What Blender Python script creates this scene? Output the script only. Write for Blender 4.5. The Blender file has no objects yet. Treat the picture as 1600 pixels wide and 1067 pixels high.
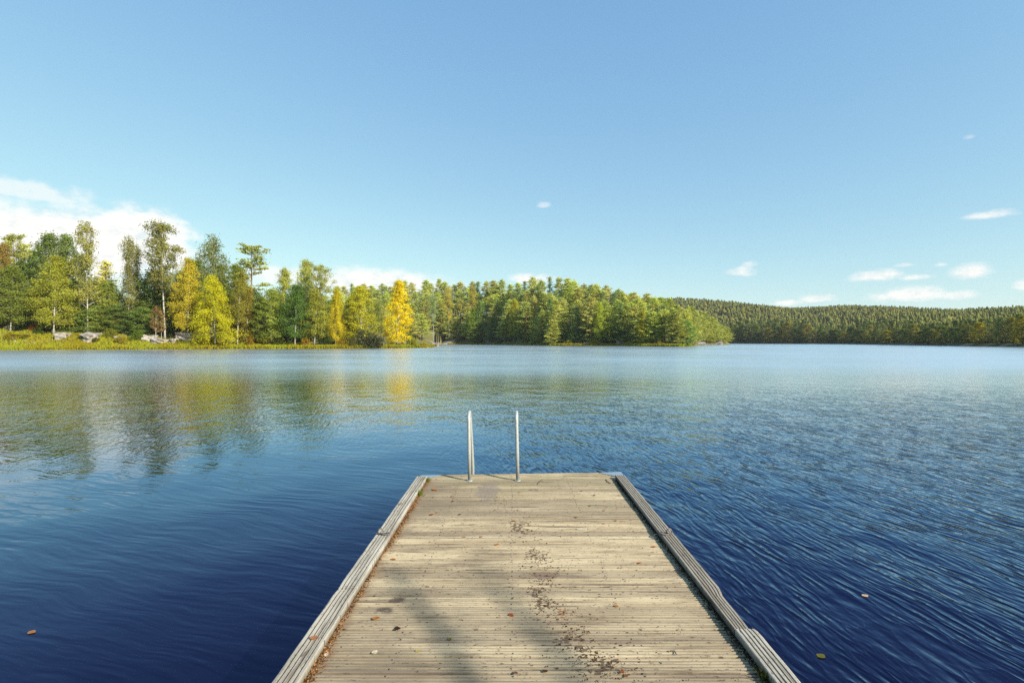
import bpy, math, random
import numpy as np

random.seed(7)
SC = bpy.context.scene
COL = SC.collection
F, CX, CY, CAMZ, DECK = 800.0, 800.0, 533.5, 2.0, 0.4
SUN_AZ, SUN_EL = math.radians(126.9), math.radians(30.0)


def on_plane(px, py, h=DECK):
    d = (CAMZ - h) * F / (py - CY)
    return ((px - CX) / F * d, d, h)


def at_depth(px, z):
    return (px - CX) / F * z


# ------------------------------------------------------------------ node helper
class NT:
    def __init__(self, tree):
        self.t = tree
        tree.nodes.clear()

    def n(self, kind, **kw):
        nd = self.t.nodes.new(kind)
        for k, v in kw.items():
            setattr(nd, k, v)
        return nd

    def put(self, sock, v):
        if v is None:
            return
        if isinstance(v, bpy.types.NodeSocket):
            self.t.links.new(v, sock)
        elif isinstance(v, (tuple, list)) and len(v) == 3 and sock.type == 'RGBA':
            sock.default_value = (*v, 1)
        else:
            sock.default_value = v

    def math(self, op, a, b=None, c=None, clamp=False):
        nd = self.n('ShaderNodeMath', operation=op, use_clamp=clamp)
        for i, v in enumerate((a, b, c)):
            self.put(nd.inputs[i], v)
        return nd.outputs[0]

    def vec(self, op, a, b=None):
        nd = self.n('ShaderNodeVectorMath', operation=op)
        self.put(nd.inputs[0], a)
        if b is not None:
            self.put(nd.inputs[3 if op == 'SCALE' else 1], b)
        return nd.outputs['Value'] if op in ('LENGTH', 'DOT_PRODUCT', 'DISTANCE') else nd.outputs[0]

    def xyz(self, x, y, z):
        nd = self.n('ShaderNodeCombineXYZ')
        for i, v in enumerate((x, y, z)):
            self.put(nd.inputs[i], v)
        return nd.outputs[0]

    def sep(self, v):
        nd = self.n('ShaderNodeSeparateXYZ')
        self.put(nd.inputs[0], v)
        return nd.outputs

    def mix(self, f, a, b, mode='MIX'):
        nd = self.n('ShaderNodeMix', data_type='RGBA', blend_type=mode)
        self.put(nd.inputs[0], f)
        self.put(nd.inputs[6], a)
        self.put(nd.inputs[7], b)
        return nd.outputs[2]

    def lerp(self, f, a, b):
        nd = self.n('ShaderNodeMix', data_type='FLOAT')
        self.put(nd.inputs[0], f)
        self.put(nd.inputs[2], a)
        self.put(nd.inputs[3], b)
        return nd.outputs[0]

    def noise(self, v, scale, detail=3, rough=0.55, dist=0.0, color=False):
        nd = self.n('ShaderNodeTexNoise')
        self.put(nd.inputs['Vector'], v)
        self.put(nd.inputs['Scale'], scale)
        nd.inputs['Detail'].default_value = detail
        nd.inputs['Roughness'].default_value = rough
        nd.inputs['Distortion'].default_value = dist
        return nd.outputs['Color' if color else 'Fac']

    def smooth(self, v, a, b, lo=0.0, hi=1.0):
        nd = self.n('ShaderNodeMapRange', interpolation_type='SMOOTHSTEP')
        for i, x in enumerate((v, a, b, lo, hi)):
            self.put(nd.inputs[i], x)
        return nd.outputs[0]

    def attr(self, name, kind='GEOMETRY', out='Fac'):
        return self.n('ShaderNodeAttribute', attribute_name=name, attribute_type=kind).outputs[out]

    def principled(self, **kw):
        nd = self.n('ShaderNodeBsdfPrincipled')
        for k, v in kw.items():
            self.put(nd.inputs[k.replace('_', ' ')], v)
        return nd.outputs[0]

    def bump(self, h, strength, dist=0.01):
        nd = self.n('ShaderNodeBump')
        nd.inputs['Strength'].default_value = strength
        nd.inputs['Distance'].default_value = dist
        self.put(nd.inputs['Height'], h)
        return nd.outputs[0]

    def out(self, shader):
        o = self.n('ShaderNodeOutputMaterial')
        self.t.links.new(shader, o.inputs['Surface'])


def new_mat(name):
    m = bpy.data.materials.new(name)
    m.use_nodes = True
    return m, NT(m.node_tree)


# ------------------------------------------------------------------ materials
def mat_leaf(name, trans=0.42, jitter=0.55, rough=False):
    m, t = new_mat(name)
    base = t.n('ShaderNodeObjectInfo').outputs['Color']
    sh = t.attr('shade')
    hue = t.attr('tint')
    f = t.math('MULTIPLY_ADD', sh, jitter, 1.0 - jitter / 2)
    c = t.mix(1.0, base, t.xyz(f, f, f), 'MULTIPLY')
    warm = t.mix(1.0, c, (1.28, 1.02, 0.7), 'MULTIPLY')
    c = t.mix(hue, c, warm)
    d = t.n('ShaderNodeBsdfDiffuse')
    t.put(d.inputs['Color'], c)
    tr = t.n('ShaderNodeBsdfTranslucent')
    t.put(tr.inputs['Color'], t.mix(1.0, c, (1.15, 1.15, 0.6), 'MULTIPLY'))
    mx = t.n('ShaderNodeMixShader')
    mx.inputs[0].default_value = trans
    t.t.links.new(d.outputs[0], mx.inputs[1])
    t.t.links.new(tr.outputs[0], mx.inputs[2])
    t.out(mx.outputs[0])
    return m


def mat_birch_bark():
    m, t = new_mat('birch_bark')
    co = t.n('ShaderNodeTexCoord').outputs['Object']
    s = t.sep(co)
    v = t.xyz(t.math('MULTIPLY', s[0], 1.2), t.math('MULTIPLY', s[1], 1.2), t.math('MULTIPLY', s[2], 5.0))
    k = t.smooth(t.noise(v, 1.3, 4), 0.54, 0.66)
    low = t.smooth(s[2], 0.2, 2.2, 0.8, 0.0)
    k = t.math('MAXIMUM', k, t.math('MULTIPLY', low, t.noise(v, 2.2, 3)))
    k = t.math('MAXIMUM', k, t.smooth(s[2], 11.0, 17.0, 0.0, 0.75))
    t.out(t.principled(Base_Color=t.mix(k, (0.46, 0.43, 0.37), (0.07, 0.055, 0.045)), Roughness=0.8))
    return m


def mat_pine_bark():
    m, t = new_mat('pine_bark')
    co = t.n('ShaderNodeTexCoord').outputs['Object']
    s = t.sep(co)
    n = t.noise(co, 3.0, 4)
    g = t.smooth(t.math('ADD', s[2], t.math('MULTIPLY', n, 4.0)), 5.0, 11.0)
    c = t.mix(g, (0.10, 0.075, 0.06), (0.34, 0.16, 0.07))
    c = t.mix(t.math('MULTIPLY', n, 0.6), c, (0.06, 0.045, 0.04))
    t.out(t.principled(Base_Color=c, Roughness=0.9))
    return m


def mat_plain(name, c, rough=0.8, metal=0.0, var=0.3, scale=8.0):
    m, t = new_mat(name)
    co = t.n('ShaderNodeTexCoord').outputs['Object']
    n = t.noise(co, scale, 4)
    dark = tuple(x * (1 - var) for x in c)
    lite = tuple(min(1, x * (1 + var)) for x in c)
    t.out(t.principled(Base_Color=t.mix(n, dark, lite), Roughness=rough, Metallic=metal,
                       Normal=t.bump(n, 0.3, 0.01)))
    return m


def mat_ground():
    m, t = new_mat('forest_ground')
    p = t.n('ShaderNodeNewGeometry').outputs['Position']
    a = t.noise(p, 0.12, 5)
    b = t.noise(p, 0.55, 5)
    c = t.mix(t.smooth(a, 0.4, 0.6), (0.19, 0.16, 0.045), (0.12, 0.14, 0.03))
    c = t.mix(t.smooth(b, 0.52, 0.66), c, (0.20, 0.10, 0.03))
    rock = t.smooth(t.noise(t.vec('ADD', p, (31.0, 7.0, 2.0)), 0.2, 6), 0.58, 0.64)
    c = t.mix(rock, c, (0.36, 0.31, 0.26))
    z = t.sep(p)[2]
    c = t.mix(t.smooth(z, 0.05, 0.35, 1.0, 0.0), c, (0.09, 0.075, 0.05))
    t.out(t.principled(Base_Color=c, Roughness=0.95))
    return m


def mat_far_ground():
    m, t = new_mat('hill_ground')
    p = t.n('ShaderNodeNewGeometry').outputs['Position']
    t.out(t.principled(Base_Color=t.mix(t.noise(p, 0.03, 4), (0.03, 0.045, 0.016), (0.06, 0.07, 0.02)), Roughness=0.95))
    return m


def mat_rock():
    m, t = new_mat('granite')
    co = t.n('ShaderNodeNewGeometry').outputs['Position']
    a = t.noise(co, 0.9, 6, 0.65)
    b = t.noise(co, 3.5, 4)
    c = t.mix(t.smooth(a, 0.35, 0.65), (0.20, 0.17, 0.14), (0.42, 0.375, 0.33))
    c = t.mix(t.smooth(b, 0.58, 0.68), c, (0.16, 0.14, 0.11))
    t.out(t.principled(Base_Color=c, Roughness=0.9, Normal=t.bump(a, 0.6, 0.2)))
    return m


def mat_wood(name, along_x, stains):
    """weathered grooved softwood; grain runs along X (deck) or Y (kerbs)"""
    m, t = new_mat(name)
    co = t.n('ShaderNodeTexCoord').outputs['Object']
    s = t.sep(co)
    if along_x:
        gv = t.xyz(t.math('MULTIPLY', s[0], 1.6), t.math('MULTIPLY', s[1], 42.0), s[2])
        pv = t.xyz(t.math('MULTIPLY', s[0], 0.8), t.math('MULTIPLY', s[1], 4.0), s[2])
    else:
        gv = t.xyz(t.math('MULTIPLY', s[0], 60.0), t.math('MULTIPLY', s[1], 2.2), s[2])
        pv = t.xyz(t.math('MULTIPLY', s[0], 6.0), t.math('MULTIPLY', s[1], 1.2), s[2])
    grain = t.noise(gv, 1.0, 5, 0.65)
    patch = t.noise(pv, 1.6, 4, 0.6)
    if along_x:
        sv = t.xyz(t.math('MULTIPLY', s[0], 0.7), t.math('MULTIPLY', s[1], 17.0), 4.0)
    else:
        sv = t.xyz(t.math('MULTIPLY', s[0], 40.0), t.math('MULTIPLY', s[1], 0.9), 4.0)
    streak = t.noise(sv, 1.0, 4, 0.7)
    fine = t.noise(co, 70.0, 4, 0.7)
    blot = t.noise(co, 1.3, 5, 0.6)
    board = t.attr('shade')
    groove = t.attr('tint')
    if along_x:
        light, mid, dark = (0.545, 0.445, 0.285), (0.375, 0.295, 0.185), (0.10, 0.072, 0.046)
    else:
        light, mid, dark = (0.52, 0.475, 0.39), (0.37, 0.335, 0.27), (0.10, 0.085, 0.066)
    c = t.mix(t.smooth(patch, 0.36, 0.64), mid, light)
    c = t.mix(t.smooth(board, 0.0, 0.9, 0.6, 0.0), c, (0.20, 0.16, 0.115))
    c = t.mix(t.smooth(grain, 0.52, 0.70, 0.0, 0.85), c, dark)
    c = t.mix(t.smooth(streak, 0.53, 0.68, 0.0, 0.75), c, (0.155, 0.118, 0.085))
    c = t.mix(t.smooth(fine, 0.60, 0.74, 0.0, 0.55), c, dark)
    c = t.mix(t.smooth(fine, 0.36, 0.24, 0.0, 0.5), c, (0.50, 0.44, 0.33))
    # dirt that has settled in the grooves
    c = t.mix(t.math('MULTIPLY', groove, t.smooth(t.noise(gv, 0.6, 3), 0.25, 0.75, 0.8, 1.0)), c, (0.020, 0.014, 0.010))
    specks = t.noise(t.xyz(t.math('MULTIPLY', s[0], 30.0 if along_x else 150.0), t.math('MULTIPLY', s[1], 150.0 if along_x else 30.0), s[2]), 1.0, 3, 0.7)
    c = t.mix(t.smooth(specks, 0.57, 0.68, 0.0, 0.85), c, (0.075, 0.05, 0.032))
    if along_x:
        # darker brown blotches, stronger towards the left kerb
        left = t.smooth(s[0], 0.5, -1.0)
        c = t.mix(t.math('MULTIPLY', left, t.smooth(blot, 0.40, 0.66, 0.0, 0.75)), c, (0.165, 0.13, 0.09))
        far = t.smooth(s[1], 4.2, 6.2)
        c = t.mix(t.math('MULTIPLY', far, t.smooth(blot, 0.62, 0.40, 0.0, 0.45)), c, (0.22, 0.195, 0.11))
        # needles and dirt along the left kerb
        edge = t.smooth(t.math('ADD', s[0], t.math('MULTIPLY', t.math('SUBTRACT', t.noise(co, 9.0, 4), 0.5), 0.22)), -0.89, -0.975)
        c = t.mix(t.math('MULTIPLY', edge, 0.55), c, (0.17, 0.095, 0.05))
    else:
        knot = t.smooth(t.noise(t.xyz(t.math('MULTIPLY', s[0], 14.0), t.math('MULTIPLY', s[1], 4.0), s[2]), 1.0, 2), 0.69, 0.75)
        c = t.mix(t.math('MULTIPLY', knot, 0.7), c, (0.12, 0.09, 0.07))
    if stains:
        sn = t.noise(t.xyz(t.math('MULTIPLY', s[0], 1.0), t.math('MULTIPLY', s[1], 1.6), 0.0), 26.0, 4, 0.62)
        sn2 = t.noise(co, 9.0, 5, 0.65)
        for (x, y, rx, ry, solid, col) in stains:
            dx = t.math('DIVIDE', t.math('SUBTRACT', s[0], x), rx)
            dy = t.math('DIVIDE', t.math('SUBTRACT', s[1], y), ry)
            d = t.math('SQRT', t.math('ADD', t.math('MULTIPLY', dx, dx), t.math('MULTIPLY', dy, dy)))
            d = t.math('ADD', d, t.math('MULTIPLY', t.math('SUBTRACT', sn2, 0.5), 1.7))
            fall = t.smooth(d, 1.0, 0.55 if solid > 0.5 else 0.1)
            if solid > 0.5:
                k = t.math('MULTIPLY', fall, t.smooth(sn, 0.2, 0.6, 0.55 * solid, solid))
            else:
                k = t.math('MULTIPLY', t.math('GREATER_THAN', t.math('ADD', sn, t.math('MULTIPLY', fall, 0.26)), 0.76), t.smooth(d, 1.15, 1.0, 0.0, 0.8))
            c = t.mix(k, c, col)
    h = t.math('ADD', grain, t.math('MULTIPLY', fine, 0.5))
    t.out(t.principled(Base_Color=c, Roughness=0.85, Specular_IOR_Level=0.25, Normal=t.bump(h, 0.55, 0.004)))
    return m


def mat_water():
    m, t = new_mat('lake_water')
    p = t.n('ShaderNodeNewGeometry').outputs['Position']
    # ripple height field as a node group so that its slope can be taken at three points
    g = bpy.data.node_groups.new('ripple_height', 'ShaderNodeTree')
    g.interface.new_socket('P', in_out='INPUT', socket_type='NodeSocketVector')
    g.interface.new_socket('Sheltered', in_out='INPUT', socket_type='NodeSocketFloat')
    g.interface.new_socket('H', in_out='OUTPUT', socket_type='NodeSocketFloat')
    q = NT(g)
    gi = q.n('NodeGroupInput')
    go = q.n('NodeGroupOutput')
    s = q.sep(gi.outputs[0])
    # wind ripples: crests run roughly along Y, a little towards +X
    ca, sa = math.cos(math.radians(-9)), math.sin(math.radians(-9))
    u = q.math('SUBTRACT', q.math('MULTIPLY', s[0], ca), q.math('MULTIPLY', s[1], sa))
    v = q.math('ADD', q.math('MULTIPLY', s[0], sa), q.math('MULTIPLY', s[1], ca))
    wob = q.noise(q.xyz(u, q.math('MULTIPLY', v, 0.7), 0.0), 0.8, 2, 0.5)
    uu = q.math('ADD', u, q.math('MULTIPLY', wob, 0.40))
    n1 = q.noise(q.xyz(q.math('MULTIPLY', uu, 9.0), q.math('MULTIPLY', v, 1.9), 0.0), 1.0, 1.5, 0.5)
    r1 = q.math('SUBTRACT', 1.0, q.math('ABSOLUTE', q.math('MULTIPLY_ADD', n1, 4.0, -2.0)))   # crested
    r1 = q.math('MULTIPLY', r1, 0.0125)
    n2 = q.math('MULTIPLY', q.noise(q.xyz(q.math('MULTIPLY', uu, 21.0), q.math('MULTIPLY', v, 9.0), 3.0), 1.0, 1.5, 0.5), 0.006)
    n3 = q.math('MULTIPLY', q.noise(q.xyz(q.math('MULTIPLY', u, 1.1), q.math('MULTIPLY', v, 0.7), 5.0), 1.0, 1.0, 0.5), 0.06)
    ruff = q.math('ADD', q.math('ADD', r1, n2), n3)
    # water in the lee of the dock: long low ripples lying across, running in from the left
    cb, sb = math.cos(math.radians(70)), math.sin(math.radians(70))
    a = q.math('ADD', q.math('MULTIPLY', s[0], cb), q.math('MULTIPLY', s[1], sb))
    b = q.math('SUBTRACT', q.math('MULTIPLY', s[1], cb), q.math('MULTIPLY', s[0], sb))
    w2 = q.math('ADD', a, q.math('MULTIPLY', q.noise(q.xyz(a, b, 9.0), 0.8, 2, 0.5), 0.5))
    c1 = q.math('MULTIPLY', q.noise(q.xyz(q.math('MULTIPLY', w2, 9.0), q.math('MULTIPLY', b, 1.2), 7.0), 1.0, 1.5, 0.5), 0.0075)
    c2 = q.math('MULTIPLY', q.noise(q.xyz(q.math('MULTIPLY', w2, 22.0), q.math('MULTIPLY', b, 5.0), 2.0), 1.0, 1.0, 0.5), 0.0020)
    c3 = q.math('MULTIPLY', q.noise(q.xyz(a, b, 4.0), 0.6, 1.0, 0.5), 0.035)
    calm = q.math('ADD', q.math('ADD', c1, c2), c3)
    q.put(go.inputs[0], q.lerp(gi.outputs[1], ruff, calm))
    sp = t.sep(p)
    big = t.noise(p, 0.10, 3, 0.5)
    # sheltered water: left of the dock and close in
    sx = t.smooth(t.math('ADD', sp[0], t.math('MULTIPLY', t.math('SUBTRACT', big, 0.5), 3.0)), 0.5, -1.8)
    sy = t.smooth(t.math('ADD', sp[1], t.math('MULTIPLY', t.math('SUBTRACT', big, 0.5), 8.0)), 7.0, 14.0, 1.0, 0.25)
    lee = t.math('MULTIPLY', sx, sy)

    def H(off):
        nd = t.n('ShaderNodeGroup')
        nd.node_tree = g
        t.put(nd.inputs[0], t.vec('ADD', p, off))
        t.put(nd.inputs[1], lee)
        return nd.outputs[0]
    e = 0.006
    h0, hx, hy = H((0, 0, 0)), H((e, 0, 0)), H((0, e, 0))
    open_ = t.smooth(t.math('ADD', sp[0], t.math('MULTIPLY', sp[1], 0.30)), -25.0, 25.0)
    gust = t.noise(t.xyz(t.math('MULTIPLY', sp[0], 0.5), sp[1], 0.0), 0.05, 4, 0.6)
    amp = t.math('MULTIPLY', t.smooth(gust, 0.3, 0.7, 0.65, 1.05), t.smooth(sp[1], 5.0, 26.0, 1.0, t.lerp(open_, 0.85, 0.17)))
    k = t.math('MULTIPLY', amp, -1.0 / e)
    nx = t.math('MULTIPLY', t.math('SUBTRACT', hx, h0), k)
    ny = t.math('MULTIPLY', t.math('SUBTRACT', hy, h0), k)
    nrm = t.vec('NORMALIZE', t.xyz(nx, ny, 1.0))
    # capillary ripples too small to model roughen the open lake more than the bays under the trees
    dist = t.smooth(sp[1], 8.0, 45.0)
    rough = t.math('ADD', t.math('MULTIPLY', dist, t.lerp(open_, 0.26, 0.22)), 0.03)
    rough = t.math('MULTIPLY', rough, t.smooth(gust, 0.25, 0.75, 0.8, 1.2))
    fr = t.n('ShaderNodeFresnel')
    fr.inputs['IOR'].default_value = 1.333
    t.put(fr.inputs['Normal'], nrm)
    refl = t.math('MULTIPLY', t.math('POWER', fr.outputs[0], 0.98), 1.50, clamp=True)
    gl = t.n('ShaderNodeBsdfGlossy')
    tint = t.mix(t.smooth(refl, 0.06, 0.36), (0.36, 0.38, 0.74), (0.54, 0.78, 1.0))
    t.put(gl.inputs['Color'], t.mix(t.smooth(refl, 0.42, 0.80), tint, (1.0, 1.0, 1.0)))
    t.put(gl.inputs['Roughness'], rough)
    t.put(gl.inputs['Normal'], nrm)
    df = t.n('ShaderNodeBsdfDiffuse')
    t.put(df.inputs['Color'], (0.0015, 0.003, 0.012))
    mx = t.n('ShaderNodeMixShader')
    t.put(mx.inputs[0], refl)
    t.t.links.new(df.outputs[0], mx.inputs[1])
    t.t.links.new(gl.outputs[0], mx.inputs[2])
    t.out(mx.outputs[0])
    return m


M = {}


def build_materials(stains):
    M['leaf'] = mat_leaf('leaves')
    M['needle'] = mat_leaf('needles', 0.2, 0.6)
    M['birch_bark'] = mat_birch_bark()
    M['pine_bark'] = mat_pine_bark()
    M['grey_bark'] = mat_plain('grey_bark', (0.16, 0.13, 0.10), 0.9)
    M['ground'] = mat_ground()
    M['hill'] = mat_far_ground()
    M['rock'] = mat_rock()
    M['deck'] = mat_wood('deck_wood', True, stains)
    M['kerb'] = mat_wood('kerb_wood', False, None)
    M['beam'] = mat_plain('wet_beam', (0.10, 0.08, 0.06), 0.8)
    M['float'] = mat_plain('float_plastic', (0.03, 0.035, 0.04), 0.6)
    M['steel'] = mat_plain('galvanised_steel', (0.40, 0.415, 0.39), 0.5, 0.25, 0.18, 30.0)
    M['plate'] = mat_plain('galvanised_plate', (0.48, 0.53, 0.56), 0.35, 0.7, 0.15, 20.0)
    M['iron'] = mat_plain('rusty_iron', (0.16, 0.14, 0.13), 0.6, 0.5, 0.4, 60.0)
    M['water'] = mat_water()


# ------------------------------------------------------------------ mesh helpers
def make_mesh(name, V, Fq, mats, shade=None, tint=None, mat_idx=None, smooth=False):
    """V (n,3); Fq list of faces or (m,4)/(m,3) array"""
    me = bpy.data.meshes.new(name)
    V = np.asarray(V, np.float32)
    if isinstance(Fq, np.ndarray):
        m, k = Fq.shape
        me.vertices.add(len(V))
        me.vertices.foreach_set('co', V.ravel())
        me.loops.add(m * k)
        me.loops.foreach_set('vertex_index', Fq.astype(np.int32).ravel())
        me.polygons.add(m)
        me.polygons.foreach_set('loop_start', np.arange(0, m * k, k, dtype=np.int32))
        me.update(calc_edges=True)
    else:
        me.from_pydata([tuple(map(float, v)) for v in V], [], [tuple(map(int, f)) for f in Fq])
    for mt in mats:
        me.materials.append(mt)
    if mat_idx is not None:
        me.polygons.foreach_set('material_index', np.asarray(mat_idx, np.int32))
    for nm, arr in (('shade', shade), ('tint', tint)):
        if arr is not None:
            a = me.attributes.new(nm, 'FLOAT', 'POINT')
            a.data.foreach_set('value', np.asarray(arr, np.float32))
    if smooth:
        me.polygons.foreach_set('use_smooth', np.ones(len(me.polygons), bool))
    me.validate()
    me.update()
    return me


def obj(name, me, parent=None, label=None, cat=None, group=None, kind=None, loc=None, color=None):
    o = bpy.data.objects.new(name, me)
    COL.objects.link(o)
    if parent:
        o.parent = parent
    if loc is not None:
        o.location = loc
    if color is not None:
        o.color = (*color, 1)
    for k, v in (('label', label), ('category', cat), ('group', group), ('kind', kind)):
        if v:
            o[k] = v
    return o


class Geo:
    """collects tubes and boxes into one mesh"""
    def __init__(self):
        self.V, self.F, self.n = [], [], 0

    def add(self, V, Fs):
        self.V += [tuple(v) for v in V]
        self.F += [tuple(i + self.n for i in f) for f in Fs]
        self.n += len(V)

    def tube(self, pts, rad, sides=6, cap=True):
        pts = [np.array(p, float) for p in pts]
        if not hasattr(rad, '__len__'):
            rad = [rad] * len(pts)
        V, Fs = [], []
        up = None
        for i, p in enumerate(pts):
            d = pts[min(i + 1, len(pts) - 1)] - pts[max(i - 1, 0)]
            d /= (np.linalg.norm(d) + 1e-9)
            if up is None:
                up = np.array([1.0, 0, 0]) if abs(d[0]) < 0.8 else np.array([0, 1.0, 0])
            a = np.cross(d, up)
            a /= (np.linalg.norm(a) + 1e-9)
            b = np.cross(d, a)
            up = np.cross(a, d)
            for k in range(sides):
                th = 2 * math.pi * k / sides
                V.append(p + rad[i] * (math.cos(th) * a + math.sin(th) * b))
        for i in range(len(pts) - 1):
            for k in range(sides):
                j = (k + 1) % sides
                Fs.append((i * sides + k, i * sides + j, (i + 1) * sides + j, (i + 1) * sides + k))
        if cap:
            Fs.append(tuple(range(sides - 1, -1, -1)))
            Fs.append(tuple((len(pts) - 1) * sides + k for k in range(sides)))
        self.add(V, Fs)

    def box(self, x0, x1, y0, y1, z0, z1):
        V = [(x, y, z) for x in (x0, x1) for y in (y0, y1) for z in (z0, z1)]
        self.add(V, [(0, 1, 3, 2), (4, 6, 7, 5), (0, 4, 5, 1), (2, 3, 7, 6), (0, 2, 6, 4), (1, 5, 7, 3)])

    def mesh(self, name, mat, smooth=False):
        n = len(self.V)
        return make_mesh(name, self.V, self.F, [mat], np.full(n, .5), np.zeros(n), smooth=smooth)


def leaf_cards(rng, P, size, aspect=1.0, flat=0.0, hang=0.0, dirs=None, nrm=None):
    """one small kite per point; flat 0..1 pulls the faces level, hang pulls them vertical"""
    n = len(P)
    a = rng.normal(size=(n, 3))
    if dirs is not None:
        a = dirs + 0.45 * rng.normal(size=(n, 3))
    if hang:
        a = a * (1 - hang) + np.array([0, 0, -1.0]) * hang
    a[:, 2] *= (1 - flat)
    a /= np.linalg.norm(a, axis=1, keepdims=True) + 1e-9
    b = rng.normal(size=(n, 3))
    b[:, 2] *= (1 - flat)
    if nrm is not None:      # turn the face towards the outside of its clump
        nn = nrm / (np.linalg.norm(nrm, axis=1, keepdims=True) + 1e-9) + .55 * rng.normal(size=(n, 3))
        b = np.cross(nn, a)
    b -= (b * a).sum(1, keepdims=True) * a
    b /= np.linalg.norm(b, axis=1, keepdims=True) + 1e-9
    s = (size * rng.uniform(0.65, 1.35, n))[:, None]
    w = s * aspect
    V = np.stack([P - a * s * .5, P + b * w * .5 + a * s * .05, P + a * s * .5, P - b * w * .5 + a * s * .05], 1)
    return V.reshape(-1, 3)


def crown_mesh(name, V, mat, rng, tint_p=0.2, shade=None):
    n = len(V) // 4
    sh = rng.random(n) if shade is None else np.clip(shade + 0.35 * (rng.random(n) - .5), 0, 1)
    ti = (rng.random(n) < tint_p) * rng.random(n)
    return make_mesh(name, V, np.arange(n * 4).reshape(n, 4), [mat], np.repeat(sh, 4), np.repeat(ti, 4))


# ------------------------------------------------------------------ tree prototypes, all 20 m high
def wander(rng, H, n, amp):
    t = np.linspace(0, 1, n)
    x = amp * (np.sin(t * rng.uniform(2, 4) + rng.uniform(0, 6)) - np.sin(0))
    y = amp * (np.sin(t * rng.uniform(2, 4) + rng.uniform(0, 6)))
    P = np.stack([x - x[0], y - y[0], t * H], 1)
    return P


def p_at(P, t):
    f = t * (len(P) - 1)
    i = min(int(f), len(P) - 2)
    return P[i] + (P[i + 1] - P[i]) * (f - i)


def crown_n(P, axis, local, up):
    """leaves face out of the crown and out of their own clump"""
    o = P - axis
    o[:, 2] = 0
    o /= np.linalg.norm(o, axis=1, keepdims=True) + .3
    l = local / (np.linalg.norm(local, axis=1, keepdims=True) + 1e-6)
    return o * .95 + l * .5 + np.array([0, 0, up])


def birch(seed, R=3.2, cb=0.35, droop=1.0, leaves=8000, size=0.26, prof=None, lean=0.0, sparse=0.1, limbs=46, rise=0.9, top_bare=0.0):
    if leaves > 3000:
        leaves, size = int(leaves * 1.75), size * .78
    rng = np.random.default_rng(seed)
    H = 20.0
    tr = wander(rng, H, 14, 0.25)
    tr[:, 0] += lean * (np.linspace(0, 1, 14) ** 1.3) * H
    g = Geo()
    rad = [0.115 * (1 - t) ** 0.85 + 0.015 for t in np.linspace(0, 1, 14)]
    rad[0] *= 1.5
    g.tube(tr, rad, 7)
    prof = prof or (lambda s: math.sin(math.pi * min(1, 0.12 + 0.88 * s) ** 0.75) ** 0.7)
    P, S, N = [], [], []
    per = leaves // limbs
    for i in range(limbs):
        s = (i + rng.random()) / limbs
        t = cb + (0.985 - cb) * s
        az = i * 2.4 + rng.uniform(-.5, .5)
        L = max(0.4, R * prof(s) * rng.uniform(0.65, 1.15))
        base = p_at(tr, t)
        d = np.array([math.cos(az), math.sin(az), 0])
        pts = [base]
        for k in range(1, 6):
            q = k / 5
            z = L * rise * (q - 0.55 * droop * q * q)
            pts.append(base + d * L * (q ** 0.9) + np.array([0, 0, z]) + rng.normal(size=3) * 0.06 * L * q)
        r0 = 0.05 * (1 - t) + 0.018
        g.tube(pts, [r0 * (1 - .85 * k / 5) for k in range(6)], 4, cap=False)
        if rng.random() < sparse:
            continue
        pts = np.array(pts)
        tone = rng.uniform(0.2, 0.8)
        ncl = max(3, int(3 + L * 1.6))
        m = int(per * (0.4 + 0.75 * L / R) / ncl) + 1
        for c in range(ncl):
            q = rng.uniform(0.28, 1.05)
            ctr = p_at(pts, min(q, 1.0)) + rng.normal(size=3) * 0.16
            spread = np.array([0.33, 0.33, 0.24]) * (0.75 + 0.12 * L)
            pp = ctr + rng.normal(size=(m, 3)) * spread
            if droop > 0.5:
                drop = rng.random(m) ** 1.4 * droop * rng.uniform(0.5, 1.9)
                # hanging twigs: columns of leaves under the bough
                tw = rng.integers(0, 7, m)
                off = rng.normal(size=(7, 2)) * 0.42
                hangm = rng.random(m) < 0.6
                pp[hangm, :2] = ctr[:2] + off[tw[hangm]] + rng.normal(size=(hangm.sum(), 2)) * 0.09
                pp[:, 2] -= drop
            P.append(pp)
            S.append(np.full(m, tone))
            N.append(crown_n(pp, base, pp - ctr, .4))
    P, S = np.concatenate(P), np.concatenate(S)
    V = leaf_cards(rng, P, size, 0.8, hang=0.35 * min(1, droop), nrm=np.concatenate(N))
    return g.mesh('trunk_birch', M['birch_bark'], True), crown_mesh('crown_birch', V, M['leaf'], rng, 0.35, S)


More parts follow.
